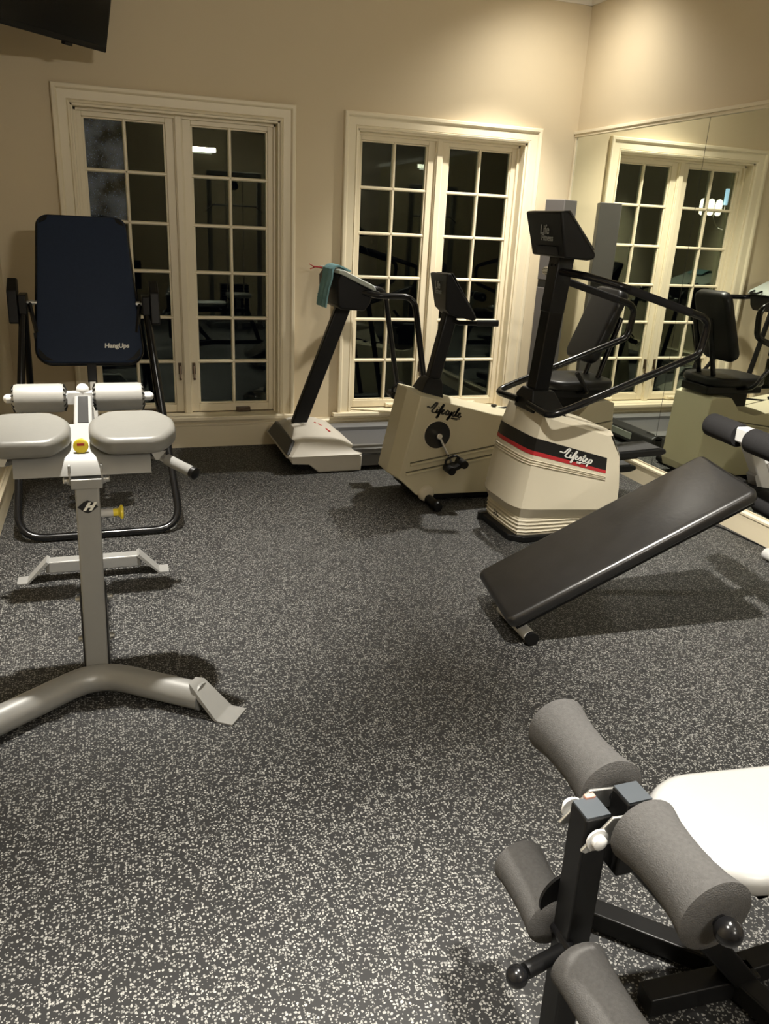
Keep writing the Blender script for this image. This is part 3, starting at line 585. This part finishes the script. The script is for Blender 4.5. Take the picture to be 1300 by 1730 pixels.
for y, sy, px_, pz in ((yn, -1, 2.150, .252), (yf, 1, 1.978, .58)):
    c = obj('crank_arm', MB().beam((ck[0], y+sy*.03, ck[1]), (px_, y+sy*.045, pz), .014, .022, (0, 1, 0)).cyl((ck[0], y, ck[1]), (ck[0], y+sy*.042, ck[1]), .018), M['chrome'], t, bevel=.004)
    d = V((.9, 0, .42)).normalized(); e_ = V((-.42, 0, .9)); P = V((px_, y+sy*.10, pz))
    pm = MB()
    for k in (-1, 1): pm.cyl(P+d*.042*k+V((0, sy*-.045, 0)), P+d*.042*k+V((0, sy*.045, 0)), .024, 14)
    pm.beam(P+V((0, -.04, 0)), P+V((0, .04, 0)), .09, .02, e_)
    pm.cyl((px_, y+sy*.04, pz), (px_, y+sy*.06, pz), .012)
    pd = obj('pedal', pm, M['blackpl'], t)
    obj('toe_strap', MB().tube([P-d*.052+V((0, sy*-.03, 0)), P-d*.035+e_*.05+V((0, sy*-.03, 0)), P+d*.03+e_*.055+V((0, sy*-.02, 0)), P+d*.055+V((0, sy*-.01, 0))], .007, 8, fil=.03), M['black'], pd)
sd = obj('stabilizer_tube', MB().cyl((2.03, -1.60, .032), (2.03, -.93, .032), .026), M['blackpl'], t)
obj('end_cap', MB().rev((2.03, -1.57, .032), (2.03, -1.7, .032), [(0, .031), (.045, .031), (.055, .024), (.056, .001)]), M['black'], sd)
obj('stabilizer_collar', MB().rev((2.02, yn+.01, .06), (2.02, yn-1, .06), [(0, .052), (.012, .05), (.024, .043), (.03, .03), (.031, .001)]), M['cream2'], t)
obj('rear_stabilizer', MB().cyl((3.15, -1.62, .03), (3.15, -.92, .03), .026), M['black'], t)
obj('mast_boot', MB().loft([[(1.985, -1.36, .635), (1.985, -1.18, .635), (2.125, -1.18, .60), (2.125, -1.36, .60)], [(2.02, -1.335, .705), (2.02, -1.205, .705), (2.128, -1.205, .685), (2.128, -1.335, .685)], [(2.045, -1.315, .725), (2.045, -1.225, .725), (2.125, -1.225, .715), (2.125, -1.315, .715)]]), M['blackpl'], t, bevel=.006)
obj('mast', MB().beam((2.075, -1.27, .66), (2.17, -1.27, 1.10), .076, .07, (0, 1, 0)), M['black'], t, bevel=.01)
cs = [(1.985, 1.318), (2.005, 1.326), (2.255, 1.09), (2.262, 1.072), (2.235, 1.062), (2.16, 1.075), (2.08, 1.10), (2.02, 1.14)]
A_ = [(x-.02+0*(z), -1.44, z) for x, z in [(2.085, 1.316), (2.103, 1.318), (2.27, 1.09), (2.275, 1.072), (2.25, 1.064), (2.11, 1.10), (2.10, 1.13), (2.095, 1.2)]]
B_ = [(x, y, z) for (x, z), y in zip([(2.075, 1.300), (2.093, 1.304), (2.385, 1.072), (2.392, 1.05), (2.36, 1.04), (2.19, 1.07), (2.125, 1.11), (2.09, 1.2)], [-1.10]*8)]
cn = obj('console', MB().loft([[(x-.0, y, z) for x, y, z in [(2.075, -1.40, 1.31), (2.10, -1.40, 1.315), (2.262, -1.42, 1.085), (2.266, -1.42, 1.07), (2.245, -1.42, 1.062), (2.12, -1.37, 1.09), (2.095, -1.37, 1.12)]],
                              [(x, y, z) for x, y, z in [(2.085, -1.12, 1.30), (2.11, -1.12, 1.305), (2.375, -1.10, 1.06), (2.38, -1.10, 1.045), (2.35, -1.10, 1.035), (2.165, -1.14, 1.075), (2.12, -1.14, 1.115)]]]), M['blackpl'], t, bevel=.008)
obj('console_face', MB().loft([[(2.115, -1.385, 1.312), (2.262, -1.40, 1.092), (2.365, -1.115, 1.07), (2.122, -1.135, 1.302)], [(2.119, -1.385, 1.316), (2.266, -1.40, 1.096), (2.369, -1.115, 1.074), (2.126, -1.135, 1.306)]]), M['darkgrey'], cn)
bq = [(2.085, -1.12, 1.30), (2.075, -1.40, 1.31), (2.12, -1.14, 1.115), (2.095, -1.37, 1.12)]
on_panel('lettering', 'Life', .06, bq, .44, .34, M['inkgry'], cn); on_panel('lettering', 'Fitness', .04, bq, .48, .52, M['inkgry'], cn)
for sy in (-1, 1):
    hbar = obj('handlebar', MB().tube([(2.16, -1.27, 1.06), (2.20, -1.27+sy*.06, 1.04), (2.255, -1.27+sy*.19, 1.055), (2.34, -1.27+sy*.22, 1.06)], .013, fil=.05), M['black'], t)
    obj('hand_grip', MB().tube([(2.25, -1.27+sy*.19, 1.055), (2.365, -1.27+sy*.23, 1.06)], .018), M['foamdk'], hbar)
def life_word(tail):
    """brush strokes of the word in script; unit height about 1"""
    L = [[(-.55, .42), (-.42, .52), (-.2, .45), (.0, .55), (.28, 1.0), (.45, 1.12), (.52, 1.0), (.38, .7), (.2, .35), (.12, .12), (.3, .02), (.55, .06), (.7, .22)],
         [(.72, .5), (.64, .15), (.74, .04), (.9, .2)], [(.80, .68), (.82, .74)],
         [(.9, .2), (1.12, .7), (1.26, 1.05), (1.3, .92), (1.1, .4), (.92, -.2), (.82, -.42), (.9, -.45), (1.0, -.2), (1.08, .1), (1.2, .18)],
         [(1.2, .18), (1.42, .36), (1.46, .5), (1.34, .48), (1.28, .22), (1.38, .04), (1.55, .1), (1.66, .25)]]
    return L+tail
cyc = [[(2.02, .46), (1.92, .52), (1.78, .3), (1.82, .08), (1.96, .05), (2.1, .22)], [(2.14, .5), (2.12, .2), (2.24, .1), (2.4, .3), (2.46, .5)], [(2.46, .5), (2.36, .0), (2.2, -.42), (2.1, -.42), (2.3, -.05), (2.55, .2)],
       [(2.84, .46), (2.74, .52), (2.62, .3), (2.66, .08), (2.8, .05), (2.94, .25)], [(2.94, .25), (3.15, .8), (3.2, 1.0), (3.1, .9), (3.0, .4), (3.02, .1), (3.14, .1), (3.24, .22)],
       [(3.24, .22), (3.42, .36), (3.46, .5), (3.34, .48), (3.28, .22), (3.38, .04), (3.55, .1), (3.64, .25)], [(2.5, -.22), (3.6, -.12)]]
stp = [[(1.66, .25), (1.86, .52), (1.92, .2), (1.84, .04), (1.72, .08)], [(1.92, .14), (2.1, .3), (2.3, .9), (2.2, .5), (2.12, .15), (2.22, .05), (2.36, .2)], [(2.02, .62), (2.42, .66)],
       [(2.36, .2), (2.56, .36), (2.6, .5), (2.48, .48), (2.42, .22), (2.52, .04), (2.68, .1), (2.78, .25)], [(2.9, .52), (2.78, .0), (2.66, -.45)], [(2.86, .35), (3.02, .52), (3.14, .42), (3.08, .14), (2.94, .04), (2.84, .14)], [(1.5, -.18), (2.6, -.12)]]
sl = V((.223, 0, -.048)).normalized()
script('lettering', life_word(cyc), (2.012, yn-.0008, .553), sl*.0535, V((.21, 0, .98)), M['ink'], bd, .23)
text('model_number', '9500', .018, (2.165, yn-.001, .507), sl, (.1, 0, 1), M['ink'], bd, shear=.3, off=.0004)
se = obj('seat', MB().pad((3.02, -1.27, .655), (1, 0, 0), (0, 1, 0), rrect(.46, .40, .12), .06, .025), M['seatblk'], t)
obj('seat_carriage', MB().box(2.80, 3.25, -1.40, -1.14, .60, .655).box(2.85, 3.2, -1.34, -1.2, .50, .605), M['black'], t, bevel=.008)
sb0, sb1 = V((3.10, -1.27, .80)), V((3.275, -1.27, 1.235)); Ws = (sb1-sb0).normalized()
obj('seat_back', MB().pad((sb0+sb1)/2+Ws.cross(V((0, 1, 0)))*0, (0, -1, 0), Ws, rrect(.31, .47, .06), .07, .025), M['seatblk'], t)
for y in (-1.34, -1.20): obj('back_post', MB().tube([(3.05, y, .63), (3.16, y, .68), (3.28, y, 1.08)], .016, fil=.06), M['gloss'], t)
for sy in (-1, 1): obj('side_handle', MB().tube([(3.0, -1.27+sy*.13, .64), (3.0, -1.27+sy*.25, .66), (2.90, -1.27+sy*.25, .78)], .013, fil=.05), M['gloss'], t)
obj('adjuster_lever', MB().cyl((2.53, -1.22, .48), (2.53, -1.22, .525), .006).cyl((2.53, -1.22, .522), (2.53, -1.22, .532), .018).cyl((2.53, -1.22, .505), (2.80, -1.22, .53), .006), M['black'], t)

# ------------------------------------------------------------------ stair stepper
t = thing('stair_stepper', 'ivory stair stepper with black and red band and long black handrails', 'stair stepper', (2.6, -1.93, 0))
YC = -1.93
lev = [  # z at front, z at rear end, front x, corner x, half width at the corner, rear x, half width at rear
    (.034, .034, 2.268, 2.288, .200, 2.80, .20), (.128, .118, 2.268, 2.288, .202, 2.82, .205),
    (.132, .12, 2.270, 2.29, .202, 2.82, .205), (.194, .168, 2.234, 2.294, .236, 2.866, .25), (.206, .18, 2.236, 2.296, .236, 2.865, .25), (.365, .29, 2.27, 2.312, .234, 2.862, .25),
    (.468, .360, 2.292, 2.322, .226, 2.855, .246), (.500, .385, 2.298, 2.325, .223, 2.852, .244), (.565, .452, 2.315, 2.332, .218, 2.845, .24), (.674, .566, 2.352, 2.352, .205, 2.79, .215), (.692, .585, 2.365, 2.372, .185, 2.775, .19)]
def shell_loop(l, d=0, seg=(0, 9)):
    zf, zr, xf, xc, hw, xr_, hr = l
    pts = []
    def zz(x): return zf+(zr-zf)*max(0, min(1, (x-xc)/(2.735-xc)))
    half = [(xf-d, .0), (xf-d, hw*.45), (xf+(xc-xf)*.15-d, hw*.70), (xf+(xc-xf)*.55-d*.8, hw*.92+d*.4), (xc+.03, hw+d), (xc+.09, hw+d+.003), (2.735, hw+(hr-hw)*.8+d), (2.77, hw+(hr-hw)*.85+d), (xr_-.035, hr+d), (xr_, hr-.05)]
    return [(x, YC-y, zz(x)) for x, y in half], [(x, YC+y, zz(x)) for x, y in half[:0:-1]]
def full(l): a, b = shell_loop(l); return a+b
sh = obj('body_shell', MB().loft([full(l) for l in lev]), M['cream2'], t, ang=20)
def band(l0, l1, d, i0=None):
    a0, b0 = shell_loop(l0, d); a1, b1 = shell_loop(l1, d); a0, a1 = a0[:7], a1[:7]; b0, b1 = b0[-6:], b1[-6:]
    lo = b0+a0; hi = b1+a1; mb = MB(); n = len(lo); mb.raw(lo+hi, [(i, i+1, n+i+1, n+i) for i in range(n-1)]); return mb
def mixl(a, b, f): return tuple(p+(q-p)*f for p, q in zip(a, b))
obj('black_band', band(lev[7], lev[8], .0022), M['blacklabel'], sh)
obj('red_stripe', band(mixl(lev[6], lev[7], .35), lev[7], .0022), M['redband'], sh)
rb = MB()
for l0, l1 in ((6, 5),):
    for f in (.10, .22, .34):
        a = mixl(lev[6], lev[5], f); b = mixl(lev[6], lev[5], f+.06); a0, b0 = shell_loop(a, .004); a1, b1 = shell_loop(mixl(a, b, .5), .0005); a2, b2 = shell_loop(b, .004)
        A = b0[-6:]+a0[:7]; B = shell_loop(mixl(a, b, .5), .007); B = B[1][-6:]+B[0][:7]; C_ = shell_loop(b, .0); C_ = C_[1][-6:]+C_[0][:7]; n = len(A)
        A = shell_loop(a, 0); A = A[1][-6:]+A[0][:7]
        rb.raw(A+B+C_, [(i, i+1, n+i+1, n+i) for i in range(n-1)]+[(n+i, n+i+1, 2*n+i+1, 2*n+i) for i in range(n-1)])
obj('shell_rib', rb, M['cream2'], sh)
rb = MB()
for f in (.2, .42, .64, .86):
    a, b, c = (shell_loop(mixl(lev[0], lev[1], g_), d_) for g_, d_ in ((f-.07, 0), (f, .006), (f+.07, 0)))
    A, B, C_ = (q[1]+q[0] for q in (a, b, c)); n = len(A)
    rb.raw(A+B+C_, [(i, i+1, n+i+1, n+i) for i in range(n-1)]+[(n+i, n+i+1, 2*n+i+1, 2*n+i) for i in range(n-1)])
obj('base_rib', rb, M['cream2'], sh)
obj('floor_base', MB().prism([(2.23, -2.10), (2.23, -1.76), (2.30, -1.70), (3.05, -1.70), (3.05, -2.16), (2.30, -2.16)], 'z', .002, .036), M['black'], t, bevel=.006)
obj('levelling_foot', MB().cyl((2.245, -1.76, .0), (2.245, -1.76, .04), .028), M['black'], t)
obj('rear_foot', MB().box(2.98, 3.06, -2.22, -1.62, .002, .05), M['black'], t, bevel=.008)
bsl = V((2.735-2.35, -.012, -.113)).normalized()
script('lettering', life_word(stp), V((2.471, YC-.237, .472)), V((1, -.034, -.28)).normalized()*.055, V((.12, 0, 1)), M['inkwht'], sh, .17, ys=.78)
text('model_number', '9500', .013, V((2.56, YC-.2405, .434)), bsl, (.08, 0, 1), M['inkwht'], sh, shear=.3, off=.0003)
script('emblem', [[(0, 0), (.35, .3), (.6, .3)], [(.42, .9), (.5, .5), (.62, .3)], [(.6, .3), (.9, .2), (1.0, .5), (.85, .75)], [(1.35, .1), (1.4, .3), (1.38, .45)]], V((2.258, -1.865, .066)), V((.0, -.042, -.004)), V((0, 0, 1)), M['ink'], sh, .2)
obj('mast_boot', MB().loft([[(2.335, YC-.10, .672), (2.335, YC+.10, .672), (2.56, YC+.10, .61), (2.56, YC-.10, .61)], [(2.335, YC-.09, .745), (2.335, YC+.09, .745), (2.54, YC+.08, .68), (2.54, YC-.08, .68)], [(2.35, YC-.06, .785), (2.35, YC+.06, .785), (2.48, YC+.055, .775), (2.48, YC-.055, .775)]]), M['blackpl'], t, bevel=.008)
obj('mast', MB().beam((2.405, YC, .70), (2.468, YC, 1.475), .084, .09, (0, 1, 0)), M['gloss'], t, bevel=.006)
mt = obj('mast_sleeve', MB().beam((2.4425, YC, 1.17), (2.4645, YC, 1.44), .088, .094, (0, 1, 0)), M['black'], t, bevel=.005)
for y in (YC-.02, YC+.02): obj('bolt', MB().cyl((2.42, y, 1.40), (2.412, y, 1.40), .007, 10), M['black'], mt)
cn = obj('console', MB().loft([[(2.325, YC-.175, 1.645), (2.365, YC-.175, 1.652), (2.545, YC-.175, 1.46), (2.535, YC-.175, 1.438), (2.50, YC-.175, 1.432), (2.38, YC-.165, 1.438)],
                              [(2.328, YC+.175, 1.645), (2.368, YC+.175, 1.652), (2.70, YC+.175, 1.46), (2.69, YC+.175, 1.438), (2.60, YC+.175, 1.43), (2.385, YC+.165, 1.442)]]), M['blackpl'], t, bevel=.01)
obj('console_face', MB().loft([[(2.38, YC-.16, 1.645), (2.535, YC-.16, 1.478), (2.66, YC+.16, 1.478), (2.39, YC+.16, 1.645)], [(2.384, YC-.16, 1.652), (2.542, YC-.16, 1.484), (2.67, YC+.16, 1.484), (2.394, YC+.16, 1.652)]]), M['darkgrey'], cn)
Wk = V((-.04, 0, .205)).normalized()
sq = [(2.328, YC+.175, 1.645), (2.325, YC-.175, 1.645), (2.385, YC+.165, 1.442), (2.38, YC-.165, 1.438)]
on_panel('lettering', 'Life', .062, sq, .50, .40, M['inkgry'], cn); on_panel('lettering', 'Fitness', .042, sq, .55, .58, M['inkgry'], cn)
obj('battery_hatch', MB().loft([[(2.359+d, YC-.11, 1.487), (2.361+d, YC+.10, 1.487), (2.378+d, YC+.10, 1.452), (2.376+d, YC-.11, 1.449)] for d in (0, .006)]), M['blacklabel'], cn)
for sy in (-1, 1):
    y = YC+sy*.31
    obj('handrail', MB().tube([(2.44, YC+sy*.03, 1.372), (2.49, YC+sy*.20, 1.362), (2.62, y, 1.325), (3.165, y, 1.178), (3.145, y, 1.003), (2.44, y, .745), (2.325, y-sy*.01, .703), (2.335, YC+sy*.06, .712)], .0185, fil=.07), M['gloss'], t)
    obj('rail_grip', MB().tube([(2.66, y, 1.314), (3.04, y, 1.2115)], .0198), M['foamdk'], t)
    z = .462 if sy < 0 else .30
    pv = YC+sy*.115
    pd = obj('pedal', MB().prism([(2.78, z), (3.10, z+.012), (3.135, z+.006), (3.14, z-.016), (3.10, z-.028), (2.78, z-.034)], 'y', pv-.085, pv+.085), M['blackpl'], t, bevel=.008)
    obj('pedal_tread', MB().loft([[(2.79, pv-.075, z+.0015), (3.10, pv-.075, z+.0135), (3.10, pv+.075, z+.0135), (2.79, pv+.075, z+.0015)], [(2.79, pv-.075, z+.005), (3.10, pv-.075, z+.017), (3.10, pv+.075, z+.017), (2.79, pv+.075, z+.005)]]), M['pedaltread'], pd)
    obj('pedal_arm', MB().beam((2.62, pv, z-.05), (3.0, pv, z-.035), .05, .04), M['black'], t)

# ------------------------------------------------------------------ grey box in the corner
t = thing('slim_tower', 'tall slim taupe tower with a black band standing in the corner beside the mirror', 'tower', (3.414, -.242, 0))
tx = Matrix.Translation((3.414, -.242, 0)) @ Matrix.Rotation(R(25.4), 4, 'Z')
obj('panel_body', MB().box(-.077, .077, -.081, .081, 0, 1.17).box(-.077, .077, -.081, .081, 1.225, 1.772), M['towergry'], t, bevel=.004, xf=tx)
obj('black_band', MB().box(-.073, .073, -.077, .077, 1.17, 1.225), M['blacklabel'], t, xf=tx)

# ------------------------------------------------------------------ sloped sit-up bench
t = thing('decline_bench', 'sloped sit-up bench with long black vinyl pad and foam leg rollers', 'exercise bench', (2.3, -3.05, 0))
c0, c1, c2, c3 = V((1.728, -3.125, .135)), V((1.712, -2.728, .138)), V((2.665, -2.885, .676)), V((2.675, -3.283, .673))
ctr = (c0+c1+c2+c3)/4; U = ((c3-c0)+(c2-c1)).normalized(); Wp = ((c1-c0)+(c2-c3)); Wp = (Wp-U*Wp.dot(U)).normalized(); Np = U.cross(Wp)
obj('pad', MB().pad(ctr-Np*.062, U, Wp, rrect(1.103, .40, .035), .055, .02), M['vinylblk'], t)
obj('pad_board', slab(ctr-Np*.064, U, Wp, 1.06, .36, .015, -Np), M['black'], t)
lo_ = ctr-Np*.10
obj('spine', MB().beam(lo_-U*.45, lo_+U*.60, .05, .05), M['black'], t, bevel=.004)
ft = obj('front_foot', MB().cyl((1.812, -3.13, .028), (1.818, -2.86, .028), .026).beam(lo_-U*.43, (1.815, -2.97, .03), .045, .045), M['white'], t)
obj('foot_cap', MB().cyl((1.8115, -3.145, .028), (1.812, -3.125, .028), .0275), M['black'], ft)
ph = V((2.735, -3.075, .80))
obj('leg_post', MB().beam((2.735, -3.075, .815), (2.905, -3.078, .55), .055, .05, (0, 1, 0)).beam((2.895, -3.078, .565), (3.43, -3.085, .05), .055, .05, (0, 1, 0)), M['white'], t, bevel=.006)
obj('gusset', MB().prism([(2.80, .64), (2.86, .70), (2.97, .52), (2.86, .52)], 'y', -3.10, -3.05), M['silver'], t)
obj('rear_foot', MB().cyl((3.47, -2.625, .032), (3.47, -3.50, .032), .03), M['white'], t)
obj('support_arm', MB().beam(lo_+U*.55, (2.905, -3.078, .555), .05, .05), M['black'], t)
dx = V((-.10, -1, 0)).normalized()
def foam(p, q, r, m, par, flare=.0):
    L2 = (V(q)-V(p)).length
    pf = [(0, r*.35), (.001, r*.9), (.008, r+flare)]+[(L2*f, r+flare*(abs(2*f-1)**2)) for f in (.2, .35, .5, .65, .8)]+[(L2-.008, r+flare), (L2-.001, r*.9), (L2, r*.35)]
    return obj('foam_roller', MB().rev(p, q, pf, 36), m, par)
for c, r in ((ph, .05), (V((2.845, -3.08, .535)), .05)):
    obj('roller_axle', MB().cyl(c-dx*.245, c+dx*.245, .013), M['steel'], t)
    foam(c-dx*.235, c-dx*.035, r, M['foamdk'], t); foam(c+dx*.035, c+dx*.235, r, M['foamdk'], t)
obj('axle_collar', MB().box(ph.x-.03, ph.x+.03, ph.y-.032, ph.y+.032, ph.z-.02, ph.z+.042), M['white'], t, bevel=.008)
o = obj('floor_cable', MB().tube([(2.62, -2.30, .004), (2.9, -2.16, .004), (3.15, -2.02, .004), (3.36, -2.0, .004), (3.56, -2.15, .004), (3.585, -2.5, .004)], .004, 8, fil=.2), M['black'])
tag(o, 'thin black cable lying on the floor behind the sloped bench', 'cable')

# ------------------------------------------------------------------ leg machine in front
t = thing('leg_machine', 'black leg extension machine with grey foam rollers and white seat, nearest the camera', 'exercise machine', (1.3, -4.65, 0))
zu = .62; xu = 1.092
dxu = V((-.03, -1, 0)).normalized()
def axis(yc, x): return V((x, yc, 0))
ax = obj('upper_axle', MB().cyl((xu+.008, -4.385, zu), (xu-.007, -4.905, zu), .012).ball((xu-.008, -4.915, zu), .021).ball((xu+.009, -4.375, zu), .021), M['gloss'], t)
foam((xu+.008, -4.40, zu), (xu+.001, -4.615, zu), .052, M['foam'], t, .011)
foam((xu-.002, -4.70, zu), (xu-.007, -4.895, zu), .052, M['foam'], t, .011)
obj('head_tube', MB().beam((xu+.005, -4.658, .655), (xu+.005, -4.658, .50), .05, .05, (0, 1, 0)), M['black'], t, bevel=.004)
obj('tube_cap', MB().box(xu-.018, xu+.028, -4.681, -4.635, .654, .658), M['capgrey'], t)
lv = obj('lever_arm', MB().beam((1.022, -4.652, .635), (1.036, -4.640, .07), .05, .05, (0, 1, 0)), M['black'], t, bevel=.004)
obj('tube_cap', MB().box(.999, 1.045, -4.675, -4.629, .634, .638), M['capgrey'], lv)
for z in (.285, .25, .215, .18, .145, .11): obj('adjustment_hole', MB().cyl((1.006+(.62-z)*.022, -4.647, z), (1.0+(.62-z)*.022, -4.647, z), .009, 12), M['blacklabel'], lv)
for y in (-4.690, -4.620): obj('pivot_plate', MB().prism([(.985, .585), (.995, .578), (1.10, .60), (1.105, .635), (1.04, .642)], 'y', y, y+.006), M['steel'], t, bevel=.002)
for y, s_ in ((-4.69, -1), (-4.614, 1)): obj('pivot_bolt', MB().rev((1.012, y, .606), (1.012, y+s_, .606), [(0, .0205), (.004, .0205), (.0045, .013), (.013, .013), (.016, .008), (.017, .001)], 14), M['white'], t)
obj('copper_clip', MB().box(1.022, 1.042, -4.634, -4.624, .622, .643), M['copper'], t, bevel=.002)
obj('lower_axle', MB().cyl((1.018, -4.44, .345), (.999, -4.90, .345), .012).ball((.998, -4.905, .345), .02), M['gloss'], lv)
foam((1.017, -4.455, .345), (1.010, -4.622, .345), .048, M['foam'], lv, .005)
foam((1.005, -4.700, .345), (.999, -4.885, .345), .048, M['foam'], lv, .005)
pk = obj('plunger_knob', MB().cyl((1.01, -4.665, .335), (.915, -4.685, .335), .014), M['black'], lv)
obj('knob_ball', MB().ball((.895, -4.69, .335), .02), M['gloss'], pk)
obj('cam_plate', MB().rev((1.03, -4.615, .40), (1.03, -4.55, .40), [(0, .055), (.006, .055), (.007, .001)], 30), M['black'], lv)
obj('frame_upright', MB().beam((xu+.005, -4.658, .55), (1.30, -4.64, .30), .05, .05).beam((1.27, -4.64, .335), (1.52, -4.62, .035), .05, .05), M['black'], t, bevel=.004)
obj('seat_beam', MB().beam((1.22, -4.65, .425), (2.02, -4.60, .43), .05, .05), M['black'], t, bevel=.004)
obj('front_foot', MB().beam((1.27, -4.345, .03), (1.53, -4.60, .03), .05, .05).beam((1.28, -4.60, .03), (1.55, -4.62, .03), .05, .05), M['black'], t, bevel=.004)
obj('base_beam', MB().beam((1.50, -4.60, .03), (2.2, -4.60, .03), .05, .05).beam((1.49, -4.56, .03), (1.56, -4.86, .03), .05, .05).beam((2.0, -4.6, .42), (2.15, -4.6, .04), .05, .05), M['black'], t, bevel=.004)
obj('seat_pad', MB().pad((1.47, -4.658, .475), (.992, -.125, 0), (.125, .992, 0), rrect(.54, .288, .14, 9), .055, .024), M['vinylwht'], t)
obj('seat_board', MB().pad((1.48, -4.66, .462), (.992, -.125, 0), (.125, .992, 0), rrect(.48, .23, .11, 8), .016, .004), M['black'], t)
obj('seat_bracket', MB().box(1.34, 1.66, -4.75, -4.735, .44, .463).box(1.34, 1.36, -4.75, -4.52, .44, .463).box(1.64, 1.66, -4.75, -4.52, .44, .463), M['steel'], t)

# ------------------------------------------------------------------ seen only in the window glass and the mirror
t = thing('cable_machine', 'tall cable weight machine standing behind the camera, reflected in the window', 'exercise machine', (2.1, -6.25, 0))
for x in (1.75, 2.45): obj('upright', MB().beam((x, -6.25, .06), (x, -6.25, 2.1), .06, .08, (0, 1, 0)), M['silver'], t, bevel=.004)
obj('top_beam', MB().beam((1.72, -6.25, 2.1), (2.48, -6.25, 2.1), .08, .08), M['silver'], t, bevel=.004)
obj('base_frame', MB().beam((1.72, -6.25, .035), (2.48, -6.25, .035), .08, .07).beam((1.75, -6.7, .035), (1.75, -6.1, .035), .06, .07).beam((2.45, -6.7, .035), (2.45, -6.1, .035), .06, .07), M['silver'], t, bevel=.004)
ws = obj('weight_plate', MB().box(1.90, 2.30, -6.5, -6.3, .10, .135), M['black'], t, bevel=.003)
for k in range(1, 13): c = copy_to(ws, (0, 0, .04*k)); c.parent = t
for x in (1.98, 2.22): obj('guide_rod', MB().cyl((x, -6.25, .07), (x, -6.25, 2.06), .012), M['chrome'], t)
obj('pulley', MB().cyl((2.1, -6.30, 1.96), (2.1, -6.26, 1.96), .06), M['black'], t)
obj('lat_bar', MB().tube([(1.7, -6.22, 1.62), (1.8, -6.22, 1.7), (2.4, -6.22, 1.7), (2.5, -6.22, 1.62)], .014, fil=.04).cyl((2.1, -6.22, 1.7), (2.1, -6.25, 1.95), .004), M['chrome'], t)
obj('seat', MB().pad((2.1, -6.0, .46), (1, 0, 0), (0, 1, 0), rrect(.34, .34, .06), .06, .02), M['vinylwht'], t)
obj('seat_post', MB().beam((2.1, -6.0, .0), (2.1, -6.0, .46), .06, .06, (0, 1, 0)).beam((2.1, -6.36, .05), (2.1, -5.9, .05), .06, .06), M['silver'], t)
t = thing('wall_sconce', 'three-shade glass lamp on the outside wall between the windows, reflected in the mirror', 'lamp', (1.79, .62, 1.8))
obj('back_plate', MB().cyl((1.70, .2, 1.70), (1.70, .22, 1.70), .06), M['chrome'], t)
obj('curved_arm', MB().tube([(1.70, .22, 1.70), (1.70, .40, 1.62), (1.72, .60, 1.66), (1.79, .62, 1.80)], .007, 10, fil=.07), M['chrome'], t)
obj('ring_frame', MB().cyl((1.70, .62, 1.79), (1.90, .62, 1.79), .006), M['chrome'], t)
for k, x in enumerate((1.715, 1.80, 1.885)): obj('glass_shade', MB().rev((x, .62, 1.76), (x, .62, 2), [(0, .012), (.01, .024), (.05, .03), (.10, .03), (.13, .024), (.14, .004)], 18), M['shade'], t)
obj('blue_tube', MB().cyl((1.645, .62, 1.855), (1.645, .62, 1.99), .02), M['bluelit'], t)
obj('tube_clip', MB().cyl((1.645, .62, 1.80), (1.645, .62, 1.855), .008).cyl((1.645, .62, 1.80), (1.715, .62, 1.79), .005), M['chrome'], t)
